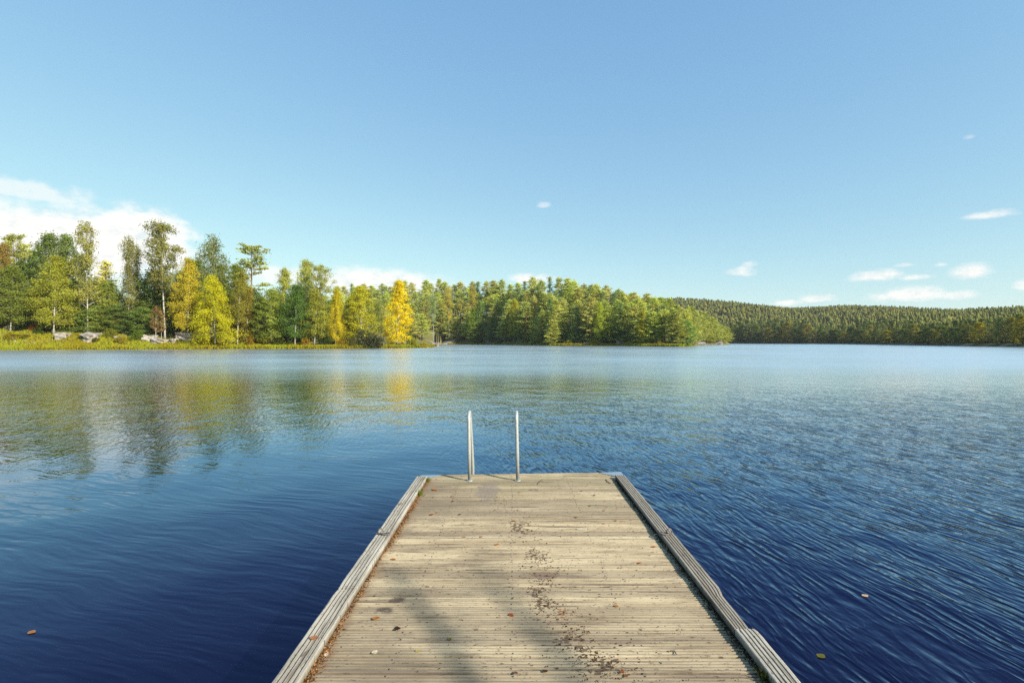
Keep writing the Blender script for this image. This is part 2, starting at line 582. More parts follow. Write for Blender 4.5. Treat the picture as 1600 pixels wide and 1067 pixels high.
def broad(seed, R=3.6, cb=0.1, leaves=9000, size=0.30, clumps=110, prof=None, bark='grey_bark', lean=0.0):
    if leaves > 3000:
        leaves, size = int(leaves * 1.6), size * .8
    rng = np.random.default_rng(seed)
    H = 20.0
    tr = wander(rng, H, 10, 0.3)
    tr[:, 0] += lean * np.linspace(0, 1, 10) * H
    g = Geo()
    g.tube(tr, [0.22 * (1 - t) ** 0.8 + 0.02 for t in np.linspace(0, 1, 10)], 7)
    prof = prof or (lambda s: (math.sin(math.pi * (0.08 + 0.90 * s)) ** 0.55) * (1.05 - 0.35 * s))
    P, S, N = [], [], []
    m = leaves // clumps
    for i in range(clumps):
        s = (i + rng.random()) / clumps
        t = cb + (1.0 - cb) * s
        az = i * 2.4 + rng.uniform(-.6, .6)
        rr = R * prof(s) * (rng.random() ** 0.45) * rng.uniform(.8, 1.1)
        base = p_at(tr, min(.97, max(0.03, t - 0.05 - 0.04 * rr / R)))
        ctr = p_at(tr, min(t, 1)) + np.array([math.cos(az) * rr, math.sin(az) * rr, 0])
        if i % 2 == 0:
            mid = (base + ctr) / 2 + np.array([0, 0, -0.15])
            g.tube([base, mid, ctr], [0.05, 0.035, 0.012], 4, cap=False)
        k = rng.uniform(0.55, 1.05)
        pp = ctr + rng.normal(size=(m, 3)) * np.array([0.55, 0.55, 0.42]) * k
        P.append(pp)
        N.append(crown_n(pp, p_at(tr, min(1, t)), pp - ctr, .45))
        S.append(np.full(m, rng.uniform(0.15, 0.85)))
    P, S = np.concatenate(P), np.concatenate(S)
    V = leaf_cards(rng, P, size, 0.85, nrm=np.concatenate(N))
    return g.mesh('trunk_broad', M[bark], True), crown_mesh('crown_broad', V, M['leaf'], rng, 0.3, S)


def pine(seed, R=3.6, cb=0.2, leaves=9000, size=0.46, whorls=17, prof=None, lean=0.0, flatc=0.3, irregular=0.25, up=0.25):
    rng = np.random.default_rng(seed)
    H = 20.0
    tr = wander(rng, H, 12, 0.22)
    tr[:, 0] += lean * np.linspace(0, 1, 12) ** 1.4 * H
    g = Geo()
    g.tube(tr, [0.24 * (1 - t) ** 0.75 + 0.02 for t in np.linspace(0, 1, 12)], 7)
    prof = prof or (lambda s: (1 - s) ** 0.85 * (0.86 + 0.95 * s) * (0.85 + 0.15 * min(1, s * 6)) + .05)
    P, S, D, N = [], [], [], []
    nb = whorls * 5
    per = leaves // nb
    for w in range(whorls):
        s = (w + 0.5) / whorls
        t = cb + (0.99 - cb) * s
        az0 = rng.uniform(0, 6.28)
        n = int(rng.integers(4, 7))
        tone_w = rng.uniform(0.3, 0.7)
        for b in range(n):
            if rng.random() < irregular * 0.5:
                continue
            az = az0 + 6.28 * b / n + rng.uniform(-.35, .35)
            L = max(0.45, R * prof(s) * rng.uniform(1 - irregular, 1 + irregular))
            base = p_at(tr, min(.985, t + rng.uniform(-.012, .012)))
            d = np.array([math.cos(az), math.sin(az), 0.0])
            pts = [base + d * L * q + np.array([0, 0, L * (up * q * q - 0.10 * q * (1 - s) + 0.5 * s * s * q)]) for q in (0, .35, .7, 1.0)]
            g.tube(pts, [0.06 * (1 - .6 * s), .045, .03, .012], 4, cap=False)
            pts = np.array(pts)
            ncl = max(2, int(1.2 + L * 1.1))
            m = max(4, int(per * (0.45 + 0.8 * L / R) * 5 / (n * ncl)))
            tone = tone_w + rng.uniform(-.25, .25)
            for c in range(ncl):
                q = 0.38 + 0.66 * (c + rng.random()) / ncl
                ctr = p_at(pts, min(q, 1)) + np.array([0, 0, 0.12])
                sd = rng.normal(size=3) * np.array([.28, .28, .05]) * L * 0.35
                pp = ctr + sd + rng.normal(size=(m, 3)) * np.array([0.42, 0.42, flatc * 0.5]) * rng.uniform(.75, 1.2)
                P.append(pp)
                S.append(np.full(m, tone))
                D.append(np.tile(d + np.array([0, 0, .55]), (m, 1)))
                N.append(crown_n(pp, p_at(tr, min(1, t)), pp - ctr, .55))
    m = 60
    P.append(tr[-1] + np.array([0, 0, -.25]) + rng.normal(size=(m, 3)) * np.array([.3, .3, .45]))
    S.append(np.full(m, .6)); D.append(np.tile([0, 0, 1.0], (m, 1))); N.append(P[-1] - tr[-1] + np.array([0, 0, .3]))
    P, S, D = np.concatenate(P), np.concatenate(S), np.concatenate(D)
    V = leaf_cards(rng, P, size, 0.5, dirs=D, nrm=np.concatenate(N))
    return g.mesh('trunk_pine', M['pine_bark'], True), crown_mesh('crown_pine', V, M['needle'], rng, 0.2, S)


def spruce(seed, R=2.6, leaves=5000, size=0.4, cb=0.06):
    rng = np.random.default_rng(seed)
    return pine(seed, R, cb, leaves, size, 26, lambda s: (1 - s) ** 0.85 * (0.85 + .15 * min(1, s * 8)), 0, 0.35, 0.16, -0.25)


def conic(seed, R, leaves, size, cb=0.05):
    return broad(seed, R, cb, leaves, size, 120, lambda s: (1 - s) ** 0.7 * (0.7 + .6 * min(1, s * 3.5)), 'birch_bark')


def bush(seed, leaves=1500, size=0.16, clumps=26, tall=1.0):
    """2 m wide, 2 m high mound"""
    rng = np.random.default_rng(seed)
    g = Geo()
    P, S = [], []
    m = leaves // clumps
    for i in range(clumps):
        az = rng.uniform(0, 6.28)
        el = math.asin(rng.random())
        r = rng.uniform(0.55, 0.95)
        c = np.array([math.cos(az) * math.cos(el) * r, math.sin(az) * math.cos(el) * r, 0.12 + 1.75 * math.sin(el) * r * tall])
        g.tube([(0, 0, -0.2), c * np.array([.4, .4, .5]), c], [0.03, 0.02, 0.008], 4, cap=False)
        P.append(c + rng.normal(size=(m, 3)) * 0.2)
        S.append(np.full(m, rng.uniform(.15, .85)))
    P, S = np.concatenate(P), np.concatenate(S)
    P[:, 2] = np.abs(P[:, 2])
    return g.mesh('stems_bush', M['grey_bark']), crown_mesh('foliage_bush', leaf_cards(rng, P, size, .7), M['leaf'], rng, .3, S)


# ------------------------------------------------------------------ terrain
def smooth01(x):
    x = np.clip(x, 0, 1)
    return x * x * (3 - 2 * x)


KX = [-900, -300, 0, 240, 480, 540, 600, 665, 681, 690, 760, 860, 960, 1040, 1062, 1076, 1090, 1130, 1141]
KZS = [70, 108, 120, 130, 142, 146, 151, 164, 190, 363, 345, 252, 236, 212, 208, 224, 312, 338, 350]
KB = [3.5, 4.2, 4.6, 3.0, 1.3, 1.2, 1.2, 1.0, 1.0, 1.2, 1.1, 1.1, 1.1, 1.0, 0.8, 0.7, 0.8, 0.6, 0.3]
KZ0 = [110, 140, 150, 150, 190, 280, 300, 330, 340, 366, 347, 255, 239, 214, 212, 228, 315, 341, 352]
KZR = [300, 300, 300, 300, 320, 400, 410, 430, 430, 430, 400, 310, 290, 260, 258, 262, 350, 352, 362]
KR = [14, 14, 14, 14, 15, 20, 23, 24, 24, 24, 22, 14, 9, 4.5, 3.5, 4, 3.5, 2.6, 0.6]
LX = [960, 1060, 1100, 1140, 1240, 1320, 1400, 1500, 1600, 1800, 2500]
LZS = [560, 540, 520, 487, 446, 390, 290, 223, 184, 150, 95]
LSKY = [466, 466, 468, 471, 478, 475, 478, 483, 480, 478, 470]
LZR = [1000, 1000, 1000, 1000, 1000, 950, 850, 700, 600, 520, 420]


def land(px, z):
    zs, B, z0, zr, R = (np.interp(px, KX, k) for k in (KZS, KB, KZ0, KZR, KR))
    s = z - zs
    h = np.where(s < 0, -2.0 * np.clip(-s / 6, 0, 1), 0)
    h = h + 0.30 * smooth01(s / 0.7) + np.maximum(B - 0.3, 0) * smooth01((s - 0.3) / 9.0)
    h = h + (R - B) * np.maximum(0, smooth01((z - z0) / np.maximum(zr - z0, 1)))
    drop = smooth01((z - zr - 25) / 60.0)
    h = np.where(px > 1030, h * (1 - drop) - 2.5 * drop, h)
    h = h + np.where(s > 1.5, 0.35 * np.sin(px * 0.11 + z * .21) * np.sin(z * 0.35) * np.clip(B / 3, 0.15, 1), 0)
    return h


def hill(px, z):
    zs, sky, zr = (np.interp(px, LX, k) for k in (LZS, LSKY, LZR))
    R = (CY - sky) * zr / F + CAMZ - 14.0
    s = z - zs
    h = np.where(s < 0, -2.0 * np.clip(-s / 10, 0, 1), 0) + 1.2 * smooth01(s / 5)
    q = smooth01((s - 15) / np.maximum(zr - zs - 15, 1))
    return h + R * q + 2.5 * np.sin(px * .02 + z * 0.012) * q


def terrain(name, fn, xs, zs_of, offs, mat):
    V = []
    nz = len(offs)
    for x in xs:
        z = zs_of(x) + offs
        hh = fn(np.full(nz, float(x)), z)
        V.append(np.stack([(x - CX) / F * z, z, hh], 1))
    V = np.concatenate(V)
    i, j = np.meshgrid(np.arange(len(xs) - 1), np.arange(nz - 1), indexing='ij')
    a = (i * nz + j).ravel()
    Fq = np.stack([a, a + nz, a + nz + 1, a + 1], 1)
    return obj(name, make_mesh(name, V, Fq, [mat], smooth=True), kind='structure')


def build_land():
    offs = np.concatenate([[-12, -5, -2, -1, -.5, -.2, 0, .15, .35, .7], np.arange(1.2, 20, 1.3), np.arange(21, 120, 5), np.arange(125, 420, 18)])
    terrain('shore_ground', land, np.arange(-900, 1142, 3), lambda x: np.interp(x, KX, KZS), offs, M['ground'])
    offs = np.concatenate([[-20, -6, -2, 0, 1, 2.5, 5, 9], np.arange(15, 200, 14), np.arange(215, 1300, 40)])
    terrain('hills', hill, np.arange(960, 2500, 8), lambda x: np.interp(x, LX, LZS), offs, M['hill'])
    # the near bank the dock comes from, behind the camera
    xs = np.linspace(-70, 90, 65)
    ys = np.concatenate([np.arange(-4, -12, -0.8), np.arange(-12, -60, -4.0)])
    X, Y = np.meshgrid(xs, ys, indexing='ij')
    shore = -6.5 + 1.2 * np.sin(X * 0.21) + 0.6 * np.sin(X * .53 + 1) - 0.03 * np.abs(X)
    d = shore - Y
    Z = np.where(d < 0, np.maximum(-1.5, d * .6), 1.6 * smooth01(d / 9) + 0.03 * d) + 0.06 * np.sin(X * 1.7) * np.sin(Y * 1.3)
    nz = len(ys)
    V = np.stack([X.ravel(), Y.ravel(), Z.ravel()], 1)
    i, j = np.meshgrid(np.arange(len(xs) - 1), np.arange(nz - 1), indexing='ij')
    a = (i * nz + j).ravel()
    obj('bank_ground', make_mesh('bank_ground', V, np.stack([a, a + 1, a + nz + 1, a + nz], 1), [M['ground']], smooth=True), kind='structure')


def build_water():
    W = 2500.0
    V = [(-W, -200, 0), (W, -200, 0), (W, 1400, 0), (-W, 1400, 0)]
    obj('lake_water', make_mesh('lake_water', V, [(0, 1, 2, 3)], [M['water']]), kind='structure')


# ------------------------------------------------------------------ trees
PROTO = {}


def build_protos():
    P = PROTO
    TP = lambda s: math.sin(math.pi * min(1, .30 + .68 * s)) ** .6 * (1.05 - .45 * s) * (.8 + .3 * math.sin(17 * s))
    P['birch_tall'] = [birch(11, 3.0, 0.20, 0.8, 9500, 0.27, TP, sparse=.3, limbs=48), birch(12, 3.2, 0.24, 0.8, 9500, 0.27, TP, sparse=.3, limbs=48)]
    P['birch_slim'] = [birch(13, 1.7, 0.30, 1.3, 6500, 0.24, lambda s: (1 - s) ** .35 * (.75 + .25 * math.sin(9 * s)), sparse=.1)]
    P['birch_curve'] = [birch(14, 3.0, 0.38, 0.6, 7500, 0.27, lambda s: math.sin(math.pi * (.15 + .8 * s)) ** .6 * (1.1 - .4 * s) * (.8 + .3 * math.sin(16 * s)), lean=-.03, sparse=.26)]
    P['birch_lean'] = [birch(15, 2.4, 0.30, 0.6, 6500, 0.27, lambda s: (1 - s) ** .5 * (.7 + .6 * min(1, 3 * s)), lean=-.09)]
    P['weeping'] = [birch(16, 4.0, 0.25, 1.9, 9000, 0.26, lambda s: math.sin(math.pi * (.28 + .68 * s)) ** .8, limbs=54, rise=1.1, sparse=.06)]
    P['gold_weeping'] = [birch(17, 4.6, 0.08, 1.6, 15000, 0.28, lambda s: (1 - s) ** .75 * (.9 + .25 * min(1, s * 5)) + .06, limbs=70, rise=.7, sparse=0)]
    P['birch_green'] = [birch(18, 3.4, 0.12, 1.0, 11000, 0.28, lambda s: (1 - s) ** .6 * (.8 + .5 * min(1, s * 4)), limbs=60, sparse=.03),
                        birch(19, 3.0, 0.15, 0.9, 10000, 0.28, lambda s: (1 - s) ** .55 * (.75 + .5 * min(1, s * 4)), limbs=60, sparse=.03)]
    P['white_limbed'] = [birch(20, 3.6, 0.42, 0.3, 6000, 0.27, lambda s: (1 - s) ** .4 * (.6 + .5 * min(1, s * 4)), limbs=34, rise=1.5, sparse=.15)]
    P['broad'] = [broad(21, 4.0, .06), broad(22, 3.7, .08), broad(23, 4.3, .05)]
    P['aspen'] = [conic(24, 3.4, 10000, .30)]
    P['aspen_wide'] = [broad(25, 4.3, .06, 10000, .3, 120, lambda s: (1 - s) ** .6 * (.75 + .6 * min(1, s * 3)), 'birch_bark')]
    P['pine_umbrella'] = [pine(31, 3.3, .52, 5200, .40, 9, lambda s: math.sin(math.pi * (.22 + .70 * s)) ** .8, .02, .26, .4),
                          pine(32, 3.6, .60, 6500, .40, 9, lambda s: math.sin(math.pi * (.28 + .66 * s)) ** .7, 0, .40, .3)]
    P['pine'] = [pine(33, 3.7, .10), pine(34, 3.5, .15), pine(35, 4.0, .07), pine(36, 3.3, .20, lean=.02), pine(37, 3.8, .05, 8000), pine(38, 3.4, .12, lean=-.02)]
    P['spruce'] = [spruce(41), spruce(42, 2.3), spruce(43, 2.9)]
    P['spruce_thin'] = [spruce(44, 1.6, 2600)]
    P['sapling'] = [birch(45, 3.4, .25, .3, 1500, .4, limbs=24)]
    # lighter versions for the shore on the right, 300 m off and more
    P['far_broad'] = [broad(51, 4.2, .03, 2400, .55, 60), broad(52, 4.6, .05, 2400, .55, 60), broad(53, 3.8, .02, 2400, .55, 60)]
    P['far_pine'] = [pine(54, 3.8, .14, 2200, .62, 16), pine(55, 3.6, .2, 2200, .62, 16)]
    P['far_spruce'] = [spruce(56, 2.9, 2000, .65), spruce(57, 2.6, 2000, .65)]
    P['bush'] = [bush(61), bush(62), bush(63, tall=.8)]
    P['willow'] = [bush(64, 3600, .13, 44)]


LEAF_GAIN = 1.8


def tree(kind, px, z, top, hw, color, name, label, cat='tree', group=None, h=None, variant=None, fn=None, rot=None, rec=True, base=None, ang=False):
    """px column, depth z, top row, half width in px of the photo"""
    pr = PROTO[kind]
    v = variant if variant is not None else random.randrange(len(pr))
    tm, cm = pr[v % len(pr)]
    fn = fn or land
    g = float(fn(np.array([float(px)]), np.array([float(z)]))[0]) - 0.15
    H = (CAMZ + (CY - top) * z / F - g) if h is None else h
    H = max(H, 1.0)
    w0 = 3.3
    co = np.empty(len(cm.vertices) * 3, np.float32)
    cm.vertices.foreach_get('co', co)
    co = co.reshape(-1, 3)
    w0 = np.percentile(np.abs(co[:, 0]), 97)
    ztop = np.percentile(co[:, 2], 99.8)
    sz = H / ztop
    sx = (hw * z / F) / w0 if hw else sz
    e = obj(name, None, loc=(at_depth(px, z), z, g), label=label, cat=cat, group=group)
    e.empty_display_size = 0.5
    e.scale = (sx, sx, sz)
    e.rotation_euler = (0, 0, rot if rot is not None else random.uniform(-.6, .6) + (random.randrange(2) * math.pi))
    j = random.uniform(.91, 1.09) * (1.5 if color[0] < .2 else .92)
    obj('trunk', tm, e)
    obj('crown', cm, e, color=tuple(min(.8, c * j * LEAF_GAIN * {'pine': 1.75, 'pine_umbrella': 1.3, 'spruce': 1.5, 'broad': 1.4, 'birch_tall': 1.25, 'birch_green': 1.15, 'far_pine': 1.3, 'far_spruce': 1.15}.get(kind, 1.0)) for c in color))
    return e


def shrub(px, base, hw, top, color, name, label, kind='bush', z=None, cat='shrub'):
    if z is None:
        zz = np.linspace(np.interp(px, KX, KZS), np.interp(px, KX, KZS) + 30, 200)
        y = CY + (CAMZ - land(np.full(200, float(px)), zz)) * F / zz
        k = np.argmax(y <= base) if (y <= base).any() else int(np.argmin(y))
        z = float(zz[k])
    g = float(land(np.array([float(px)]), np.array([z]))[0])
    H = max(.4, CAMZ + (CY - top) * z / F - g)
    st, fo = random.choice(PROTO[kind])
    e = obj(name, None, loc=(at_depth(px, z), z, g - .05), label=label, cat=cat)
    s = hw * z / F
    e.scale = (s, s * .8, H / 1.95)
    e.rotation_euler = (0, 0, random.uniform(0, 6))
    obj('stem', st, e)
    obj('foliage', fo, e, color=tuple(min(.75, c * 1.5) for c in color))


DG, GR, GL, YG = (.046, .062, .014), (.080, .096, .017), (.150, .160, .034), (.170, .165, .020)
YE, OR, BR, OL = (.46, .36, .012), (.40, .21, .014), (.075, .055, .015), (.105, .105, .030)
PN, PL, SP, PY = (.088, .098, .024), (.112, .118, .027), (.040, .055, .018), (.150, .140, .024)

ORD = ['first', 'second', 'third', 'fourth', 'fifth', 'sixth', 'seventh', 'eighth', 'ninth', 'tenth', 'eleventh', 'twelfth',
       'thirteenth', 'fourteenth', 'fifteenth', 'sixteenth', 'seventeenth', 'eighteenth', 'nineteenth', 'twentieth', 'twenty-first',
       'twenty-second', 'twenty-third', 'twenty-fourth', 'twenty-fifth', 'twenty-sixth', 'twenty-seventh', 'twenty-eighth',
       'twenty-ninth', 'thirtieth', 'thirty-first', 'thirty-second', 'thirty-third', 'thirty-fourth', 'thirty-fifth', 'thirty-sixth', 'thirty-seventh',
       'thirty-eighth', 'thirty-ninth', 'fortieth', 'forty-first', 'forty-second', 'forty-third', 'forty-fourth', 'forty-fifth', 'forty-sixth',
       'forty-seventh', 'forty-eighth', 'forty-ninth', 'fiftieth'] + ['tree %d' % i for i in range(51, 120)]


def zs_at(px):
    return float(np.interp(px, KX, KZS))


def build_left_wood():
    def T(kind, px, dz, top, hw, col, name, label, **kw):
        tree(kind, px, zs_at(px) + dz, top, hw, col, name, label, **kw)
    T('broad', 2, 13, 381, 15, BR, 'broadleaf_tree', 'rust brown broadleaf tree cut by the left edge of the photo')
    T('pine_umbrella', 25, 26, 366, 23, PL, 'pine_tree', 'tall pine with pale rounded crown rising behind the rust brown tree', variant=1)
    T('birch_green', 16, 9, 415, 24, GR, 'birch_tree', 'green birch with short white trunk low on the grassy bank, leftmost of the birches', variant=1)
    T('broad', 78, 22, 366, 26, DG, 'broadleaf_tree', 'dark broad crown showing above the yellowish birch left of the tall airy birch', variant=0)
    T('broad', 106, 24, 367, 20, DG, 'broadleaf_tree', 'dark narrower crown touching the left side of the tall airy birch', variant=1)
    T('birch_green', 84, 8, 400, 25, (.115, .120, .016), 'birch_tree', 'yellowish green birch with thin white leaning trunk behind the first flat granite boulder', rot=0)
    T('birch_tall', 137, 11, 347, 25, OL, 'birch_tree', 'tall airy birch with white trunk standing above the long granite slab', variant=0)
    T('spruce', 163, 20, 408, 20, PY, 'spruce_tree', 'pale olive spruce tip between the tall airy birch and the slim birch', variant=2)
    T('broad', 172, 15, 440, 24, GR, 'broadleaf_tree', 'bushy mid green tree filling the gap left of the slim birch', variant=2)
    T('birch_slim', 200, 12, 371, 14, OL, 'birch_tree', 'slim columnar birch with straight white trunk and hanging twigs')
    T('birch_slim', 214, 17, 384, 10, OL, 'birch_tree', 'narrow drooping birch top close on the right of the slim columnar birch')
    T('birch_curve', 258, 7, 345, 27, OL, 'birch_tree', 'tallest birch with long bare curved trunk above the dark rock ledge', rot=0)
    T('broad', 238, 14, 424, 28, DG, 'broadleaf_tree', 'very dark bushy tree behind the curved bare trunk of the tallest birch', variant=1)
    T('spruce', 262, 20, 415, 20, SP, 'spruce_tree', 'dark spruce showing right behind the trunk of the tallest birch', variant=0)
    T('sapling', 244, 5, 478, 9, (.12, .07, .03), 'young_tree', 'small rusty orange sapling in the shade left of the curved birch trunk')
    T('sapling', 252, 6, 486, 7, (.13, .10, .03), 'young_tree', 'thin olive sapling between the rusty sapling and the curved birch trunk')
    T('birch_green', 293, 6, 404, 20, (.19, .165, .016), 'birch_tree', 'orange gold birch left of the bright yellow weeping birch', variant=0)
    T('weeping', 328, 15, 368, 31, (.085, .095, .022), 'birch_tree', 'large weeping green birch with rounded top behind the bright yellow birch')
    T('gold_weeping', 336, 3.5, 431, 33, (.31, .305, .014), 'birch_tree', 'bright yellow weeping birch reaching down to the bank')
    T('birch_green', 372, 13, 414, 22, GR, 'birch_tree', 'green birch between the weeping birch and the crooked pine', variant=1)
    T('pine_umbrella', 393, 16, 381, 25, PN, 'pine_tree', 'crooked pine with open tiered crown against the sky', variant=0)
    T('birch_lean', 371, 4, 425, 14, (.12, .115, .018), 'birch_tree', 'thin birch with white trunk leaning right and yellowing leaves beside the bright yellow birch', rot=math.pi)
    T('aspen', 385, 7, 448, 14, (.11, .095, .016), 'aspen_tree', 'small yellowing tree in front of the crooked pine trunk')
    T('broad', 424, 5, 452, 23, GR, 'broadleaf_tree', 'full green tree to the ground right of the crooked pine', variant=0)
    T('broad', 405, 9, 462, 17, (.045, .065, .02), 'broadleaf_tree', 'low green tree under the crooked pine, beside the orange bush', variant=2)
    T('birch_green', 447, 13, 420, 17, GL, 'birch_tree', 'light green birch, first of the pale group right of the crooked pine', variant=1)
    T('birch_green', 476, 12, 407, 20, GL, 'birch_tree', 'tall pale green birch, highest of the pale group', variant=0)
    T('birch_green', 461, 4, 446, 23, (.042, .072, .016), 'birch_tree', 'darker green birch with white stem base in front of the pale group', variant=0)
    T('birch_green', 491, 5, 452, 20, (.12, .125, .02), 'birch_tree', 'yellow green birch left of the white forked trunk', variant=1)
    T('white_limbed', 503, 7, 413, 22, (.16, .17, .05), 'birch_tree', 'birch with bold white forked trunk and thin pale leaves', rot=.4)
    T('gold_weeping', 524, 7, 452, 15, (.33, .29, .016), 'birch_tree', 'yellow drooping birch just right of the white forked trunk')
    T('aspen_wide', 566, 7, 447, 24, (.30, .29, .022), 'aspen_tree', 'orange tipped yellow green tree above the grey willow bush')
    T('aspen', 620, 6, 438, 20, (.44, .37, .015), 'aspen_tree', 'brilliant golden yellow columnar tree on the end of the near shore')
    T('birch_green', 545, 11, 470, 14, (.12, .13, .02), 'birch_tree', 'yellowish young birch between the drooping birch and the orange tipped tree', variant=0)
    T('birch_slim', 592, 8, 470, 8, (.1, .12, .03), 'birch_tree', 'slender green birch left of the golden yellow tree')
    # the darker wood behind them
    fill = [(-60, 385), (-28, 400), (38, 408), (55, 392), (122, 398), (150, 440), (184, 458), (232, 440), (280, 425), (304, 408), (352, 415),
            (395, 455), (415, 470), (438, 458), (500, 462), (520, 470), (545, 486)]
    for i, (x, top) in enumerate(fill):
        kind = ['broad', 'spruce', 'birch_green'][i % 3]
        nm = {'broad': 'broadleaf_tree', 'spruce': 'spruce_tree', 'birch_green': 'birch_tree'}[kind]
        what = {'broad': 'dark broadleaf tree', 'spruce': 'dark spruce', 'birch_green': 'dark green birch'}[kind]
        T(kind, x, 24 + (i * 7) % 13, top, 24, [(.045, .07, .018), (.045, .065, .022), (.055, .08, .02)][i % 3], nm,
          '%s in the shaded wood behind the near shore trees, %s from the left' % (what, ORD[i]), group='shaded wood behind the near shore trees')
    mid = [(-15, 432), (45, 448), (72, 440), (118, 440), (152, 462), (178, 470), (224, 466), (248, 446), (276, 452), (305, 446), (350, 446), (378, 458), (412, 466), (434, 462), (468, 456)]
    for i, (x, top) in enumerate(mid):
        T('birch_green' if i % 2 else 'broad', x, 13 + (i * 3) % 5, top, 20, [(.085, .100, .018), (.075, .095, .02), (.10, .105, .02)][i % 3], 'young_tree',
          'leafy mid height tree between the big trunks of the near shore, %s from left' % ORD[i], group='mid height trees of the near shore wood')
    for i, x in enumerate((-78, -98, -122, -150, -176, -205, -238, -270, -305, -345, -390, -440)):
        T(['broad', 'birch_green', 'spruce'][i % 3], x, 10 + (i * 5) % 9, 405 + (i * 17) % 40, 27, [GR, (.10, .105, .02), SP][i % 3], 'bank_tree',
          'green tree further along the left bank, %s beyond the rust brown tree' % ORD[i], group='trees further along the left bank')
    low = [(-35, 470), (30, 470), (62, 482), (112, 474), (150, 478), (185, 476), (222, 480), (275, 482), (310, 485), (352, 490), (392, 492), (446, 490), (478, 492), (512, 494), (538, 500)]
    for i, (x, top) in enumerate(low):
        T('broad', x, 10.5 + (i * 5) % 6, top, 21, [(.060, .085, .020), (.080, .105, .024), (.05, .07, .018)][i % 3], 'understory_tree',
          'low bushy tree under the taller trees of the near shore, %s from the left' % ORD[i], group='understory of the near shore wood')


def ridge_top(px):
    return float(np.interp(px, [500, 540, 600, 640, 680, 720, 760, 800, 830, 860, 900, 940, 980, 1010, 1040, 1060, 1085, 1110, 1138],
                           [452, 446, 445, 442, 439, 441, 438, 440, 435, 433, 438, 447, 457, 462, 468, 472, 480, 495, 512]))


